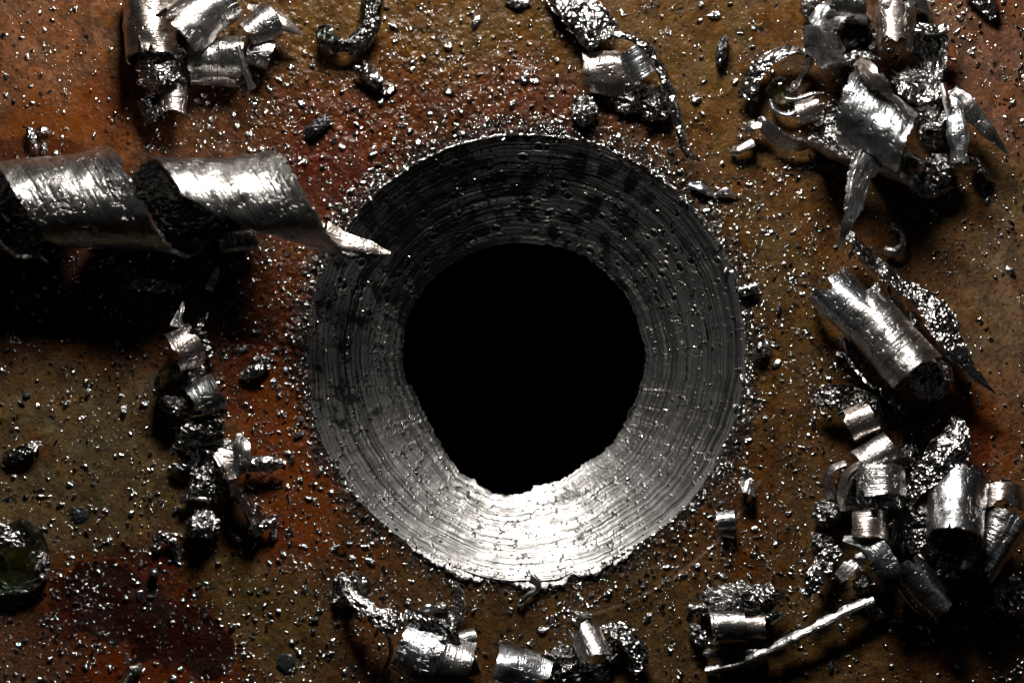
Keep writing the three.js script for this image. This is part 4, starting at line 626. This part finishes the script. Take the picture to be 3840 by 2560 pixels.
chip('dark_bead', 'round black bead of metal on the edge of the dark red stain', [L(M.darkGrain, lump(353, 1318, 12, 12, 14, 13, { lod: 2, rough: 0.1 }))], G8);
chip('dark_flake', 'flat blue black flake on olive rust near the lower edge', [L(M.darkGrain, lump(656, 1522, 3, 20, 20, 4, { lod: 2, rough: 0.3 }))], G8);
chip('dark_flake', 'ragged black fleck on the olive rust near the big drop of oil', [L(M.darkGrain, lump(182, 1182, 2, 20, 17, 4, { lod: 2, rough: 0.5 }))], G8);
chip('oily_scrap', 'ragged oily scrap alone on the olive rust above the big drop of oil', [strip({ pts: [[4, 1050, 12, 8, 20], [36, 1040, 24, 16, 24], [70, 1028, 26, 15, 20], [96, 1016, 14, 5, 0]], outer: M.crumb, jag: 0.25, amp: 5, cup: 0.3 }), lump(40, 1046, 6, 30, 12, 10, { turn: -18 })], G8);
chip('bent_scrap', 'small forked scrap on the orange stain above the corkscrew', [strip({ pts: [[66, 292, 10, 7, 0], [72, 316, 20, 11, 0], [84, 346, 12, 6, 0]], outer: M.crumb, cup: 0.4 }), strip({ pts: [[76, 306, 12, 6, 14], [96, 298, 16, 8, 20], [114, 304, 8, 4, 0]], outer: M.crumb, cup: 0.3 }), lump(100, 340, 7, 8, 14, 8, { lod: 1 })], G8);
chip('long_scrap', 'narrow slanting scrap below the dark red stain at the lower edge', [lump(304, 1548, 10, 26, 11, 12, { lod: 2, rough: 0.5, turn: -48 })], G8);
chip('crumpled_scrap', 'crumpled shiny scrap on the edge of the red rust left of the cone', [strip({ pts: [[556, 862, 12, 10, 0], [590, 848, 20, 16, 0], [622, 838, 14, 8, 0]], cup: 0.4, outer: M.crumb, amp: 5 }), lump(600, 826, 10, 20, 8, 10, { rough: 0.6 })], G8);
chip('shard_scrap', 'pair of bright angular shards against the upper right of the cone rim', [strip({ pts: [[1582, 424, 10, 8, 0], [1612, 434, 16, 12, 10], [1642, 448, 8, 5, 0]], cup: 0.5 }), strip({ pts: [[1640, 452, 8, 5, 0], [1668, 442, 16, 12, -10], [1690, 452, 8, 4, 0]], cup: 0.4 })], G8);
chip('bent_scrap', 'crumbled scrap against the right side of the cone rim', [roll({ a: [1694, 670, 14], b: [1740, 660, 14], r: 13, th0: -90, th1: 110, outer: M.crumb, amp: 3, jag: 0.15 })], G8);
chip('oily_scrap', 'wet scrap with a white glint beside the right side of the cone rim', [strip({ pts: [[1732, 822, 10, 8, 10], [1748, 802, 24, 15, 14], [1768, 786, 14, 8, 0]], outer: M.crumb, cup: 0.4, amp: 3 }), lump(1752, 806, 6, 18, 14, 8, {})], G8);

// ------------------------------------------------------------------ the burr on the rim of the cone (it hangs on the plate)
{
  const burr = (t0, t1, size, name, label) => {
    const n = Math.round((t1 - t0) * 200), g = grid(n, 9, (u, v) => {
      const t = (t0 + u * (t1 - t0)) * DEG, a = v * Math.PI * 1.15 - 0.2, w = size(t / DEG) * (0.7 + 0.7 * Math.abs(n2(t * 23, 4)) + 0.5 * f2(t * 90, 7, 2)) * Math.min(1, Math.min(u, 1 - u) * 12 + 0.15), r = ringR(t) + 2 - w * Math.cos(a) + 1.5 * n2(t * 60, v * 3);
      return [RC[0] + r * Math.cos(t), w * 0.75 * Math.sin(a) - 1, RC[1] + r * Math.sin(t), u * (t1 - t0) / 8, v];
    });
    tag(put(name, world(g, CENTRE, true), M.edge, plate), label);
  };
  burr(0, 360, (d) => 2 + 2.2 * smooth(0.1, 0.6, n2(d / 9, 3)), 'burr', 'fine raised burr of bare metal along the outer rim of the cone');
  const lip = grid(420, 8, (u, v) => {
    const t = (58 + u * 66) * DEG, w = Math.max(1.5, (13 + 9 * n2(t * 19, 9) + 5 * n2(t * 70, 3)) * Math.min(1, Math.min(u, 1 - u) * 7)), r0 = ringR(t) - 6, k = Math.min(1, v / 0.7), d = Math.max(0, v - 0.7) / 0.3;
    const r = r0 + (w + 6) * k + d * (2 + 2 * n2(t * 50, 1)), h = -3 + (w + 6) * 0.56 * k - d * (w * 0.56 + 4) + 1.2 * n2(t * 60, v * 3);
    return [RC[0] + r * Math.cos(t), h, RC[1] + r * Math.sin(t), u * 8, v * 0.1];
  });
  tag(put('rim_lip', world(lip, CENTRE), M.faceDull, plate), 'thick bright lip of metal pushed out at the lower rim of the cone');
  const s = strip({ pts: [[1222, 1322, 6, 10, 0], [1236, 1336, 12, 8, 0], [1234, 1352, 14, 6, 0], [1214, 1366, 14, 6, 0], [1196, 1384, 10, 7, 0], [1186, 1388, 6, 4, 0]], cup: 0.7, th: 8, amp: 1.5, jag: 0.1 });
  tag(put('burr', world(mergeGeometries([s.outer, s.inner, s.edge]), CENTRE), M.edge, plate), 'loose curling thread of metal still attached to the lower rim of the cone');
}

// ------------------------------------------------------------------ big drop of oil at the border
{
  const g = new THREE.SphereGeometry(1, 64, 40), p = g.attributes.position.array;
  for (let i = 0; i < p.length; i += 3) { const k = 1 + 0.10 * n3(p[i] * 2 + 5, p[i + 1] * 2, p[i + 2] * 2) + 0.02 * n3(p[i] * 7, p[i + 1] * 7, p[i + 2] * 7); p[i] *= 62 * K * k; p[i + 1] *= 66 * K * k * (p[i + 1] < 0 ? 0.1 : 1); p[i + 2] *= 80 * K * k; }
  g.computeVertexNormals();
  const o = put('oil_drop', g, M.oil, scene); o.position.set((44 - W / 2) * K, 8 * K, (1272 - H / 2) * K);
  tag(o, 'big domed drop of greenish oil at the border with metal bits caught in it', 'oil drop', 'drops of cutting oil');
}
chip('caught_chip', 'rolled scrap of metal stuck in the big greenish drop of oil', [strip({ pts: [[-50, 1216, 70, 26, 22], [0, 1222, 76, 26, 26], [36, 1236, 74, 20, 10], [62, 1252, 64, 5, 10]], outer: M.inner, jag: 0.1, amp: 3 }), strip({ pts: [[-30, 1346, 20, 20, 26], [20, 1352, 26, 20, 28], [66, 1342, 30, 18, 26], [96, 1322, 26, 8, 10]], outer: M.crumb, jag: 0.2, amp: 4 }), lump(92, 1302, 24, 18, 30, 30, { lod: 3, rough: 0.6 })], 'chips caught in oil');

// ------------------------------------------------------------------ grains that can be picked apart, and the dust of filings
const BITS = [];
for (let k = 0; k < 14; k++) { let g = lump(0, 0, 0.45, 1.15, 0.45 + 0.4 * ((k * 7) % 5) / 5, 0.6, { lod: k % 3 ? 0 : 1, rough: 0.7, f: 1.9 }); if (k % 3 === 1) { g.deleteAttribute('normal'); g = g.toNonIndexed(); } const p = g.attributes.position.array; for (let i = 1; i < p.length; i += 3) p[i] = Math.max(p[i], -0.3); for (let i = 0; i < p.length; i++) p[i] *= K; g.computeVertexNormals(); BITS.push(g); }
const MARKS = [[790, 70, 'the hook shaped chip'], [846, 172, 'the stubby oily scrap'], [728, 290, 'the dark oily pebble'], [840, 562, 'the corkscrew tip'], [450, 460, 'the big corkscrew'], [450, 130, 'the oily tangle'], [85, 320, 'the small forked scrap'], [1420, 120, 'the twisted strip'], [1600, 360, 'the trailing wire end'], [1658, 118, 'the black upright pebble'], [1790, 190, 'the open loop'], [1940, 80, 'the barrel shaped curl'], [2240, 290, 'the forked ribbon'], [1640, 440, 'the pair of angular shards'], [1716, 664, 'the crumbled scrap on the cone rim'], [1752, 802, 'the wet scrap by the cone rim'], [2000, 750, 'the long narrow roll'], [2280, 890, 'the blade tip'], [2055, 550, 'the small open ring'], [1940, 920, 'the broad dark leaf'], [1714, 1110, 'the paddle shaped scrap'], [1666, 1200, 'the nut like scrap'], [1690, 1370, 'the crust of crumbs'], [1800, 1470, 'the needle'], [2050, 1200, 'the crowded heap'], [1640, 1520, 'the split needle end'], [1430, 1495, 'the ridged fan'], [1195, 1520, 'the bright half cylinder'], [1020, 1390, 'the crescent chip'], [990, 1500, 'the cone shaped curl'], [805, 1340, 'the pair of petals'], [1215, 1350, 'the loose burr thread'], [353, 1318, 'the round black bead'], [380, 1255, 'the split two lobed scrap'], [656, 1522, 'the blue black flake'], [304, 1548, 'the narrow slanting scrap'], [182, 1182, 'the ragged black fleck'], [44, 1272, 'the big oil drop'], [48, 1036, 'the lone ragged scrap'], [430, 790, 'the top curl of the dark column'], [475, 910, 'the shell like curl'], [610, 1063, 'the oily rod'], [464, 1206, 'the foot of the dark column'], [602, 1210, 'the short bright rod'], [595, 845, 'the crumpled shiny scrap'], [345, 656, 'the dim grey flake'], [2265, 10, 'the pale rounded flake'], [1960, 460, 'the serrated strip'], [2310, 1370, 'the jumble of dim scraps'], [1120, 6, 'the middle of the upper edge']];
const RANK = ['closest', 'second closest', 'third closest', 'fourth closest', 'fifth closest', 'sixth closest', 'seventh closest', 'eighth closest', 'ninth closest', 'tenth closest', 'eleventh closest', 'twelfth closest'];
const SIDE = ['to the right of', 'below and right of', 'below', 'below and left of', 'to the left of', 'above and left of', 'above', 'above and right of'];
const grainLabel = [];
{ const per = {}; grains.forEach(([x, y], i) => {
    let best = null; for (const m of MARKS) { const d = Math.hypot(m[0] - x, m[1] - y); if (!best || d < best[0]) best = [d, m]; }
    const sec = (Math.round(Math.atan2(y - best[1][1], x - best[1][0]) / (Math.PI / 4)) + 8) % 8;
    (per[best[1][2] + '|' + sec] ??= []).push([best[0], i, best[1][2], SIDE[sec]]);
  });
  for (const l of Object.values(per)) { l.sort((a, b) => a[0] - b[0]); l.forEach((e, k) => { grainLabel[e[1]] = [e[2], e[3], l.length > 1 ? RANK[k] + ' ' : 'lone ']; }); } }
const GRAINS = [];
for (let k = 0; k < 12; k++) { const g = lump(0, 0, 0.4, 1.15, 0.7 + 0.3 * ((k * 7) % 5) / 5, 0.7, { lod: 2, rough: 0.75, f: 2.1 + 0.2 * (k % 4), spike: 0.35 }); const p = g.attributes.position.array; for (let i = 0; i < p.length; i++) p[i] = (i % 3 === 1 ? Math.max(p[i], -0.3) : p[i]) * K; g.computeVertexNormals(); GRAINS.push(g); }
const protoGrain = new THREE.Mesh(GRAINS[0], M.grain);
grains.forEach(([x, y, s], i) => {
  const m = protoGrain.clone(); m.geometry = GRAINS[i % GRAINS.length]; m.material = R() < 0.1 ? M.darkGrain : M.grain; m.castShadow = m.receiveShadow = true;
  m.name = numbered('metal_grain'); m.position.set((x - W / 2) * K, (plateH(x, y) + s * 0.18) * K, (y - H / 2) * K); m.rotation.y = R() * 6.28; m.scale.set(s * (0.7 + 0.7 * R()), s * (0.6 + 0.6 * R()), s * (0.6 + 0.5 * R()));
  const [mark, side, rank] = grainLabel[i];
  tag(m, `${rank}${m.material === M.darkGrain ? 'blackened' : 'bright'} steel grain ${side} ${mark}`, 'metal grain', 'loose steel grains scattered over the rust'); scene.add(m);
});
{
  const per = BITS.map(() => []); fine.forEach((f, i) => per[i % BITS.length].push([f[0], plateH(f[0], f[1]), f[1], f[2]]));
  const rr = rng(99);
  for (let k = 0; k < 380; k++) {                                    // dust on the cone
    const t = rr() * Math.PI * 2, a = coneAt(t, 0.03 + 0.92 * rr()); if (Math.sin(t) < -0.3 && rr() < 0.75) continue;
    per[k % BITS.length].push([a[0], a[1], a[2], 1.2 + 2.4 * rr() ** 3]);
  }
  const m4 = new THREE.Matrix4(), q = new THREE.Quaternion(), e = new THREE.Euler(), group = tag(new THREE.Group(), 'glittering dust of fine steel filings strewn over the rust and the cone', 'filings', null, 'stuff');
  group.name = 'metal_filings'; scene.add(group);
  per.forEach((list, k) => {
    const im = new THREE.InstancedMesh(BITS[k], M.grain, list.length); im.name = 'filings'; im.userData.kind = 'stuff'; im.castShadow = im.receiveShadow = true;
    list.forEach(([x, h, y, s], i) => { e.set((rr() - 0.5) * 0.5, rr() * 6.28, (rr() - 0.5) * 0.5); q.setFromEuler(e); m4.compose(new THREE.Vector3((x - W / 2) * K, (h + s * 0.2) * K, (y - H / 2) * K), q, new THREE.Vector3(s * (0.8 + 1.1 * rr() ** 2), s * (0.6 + 0.6 * rr()), s * (0.7 + 0.4 * rr()))); im.setMatrixAt(i, m4); const c = rr() < 0.1 ? 0.06 + 0.1 * rr() : 0.5 + 0.5 * rr(); im.setColorAt(i, new THREE.Color(c, c * 0.98, c * 0.95)); });
    group.add(im);
  });
}
renderer.render(scene, camera);
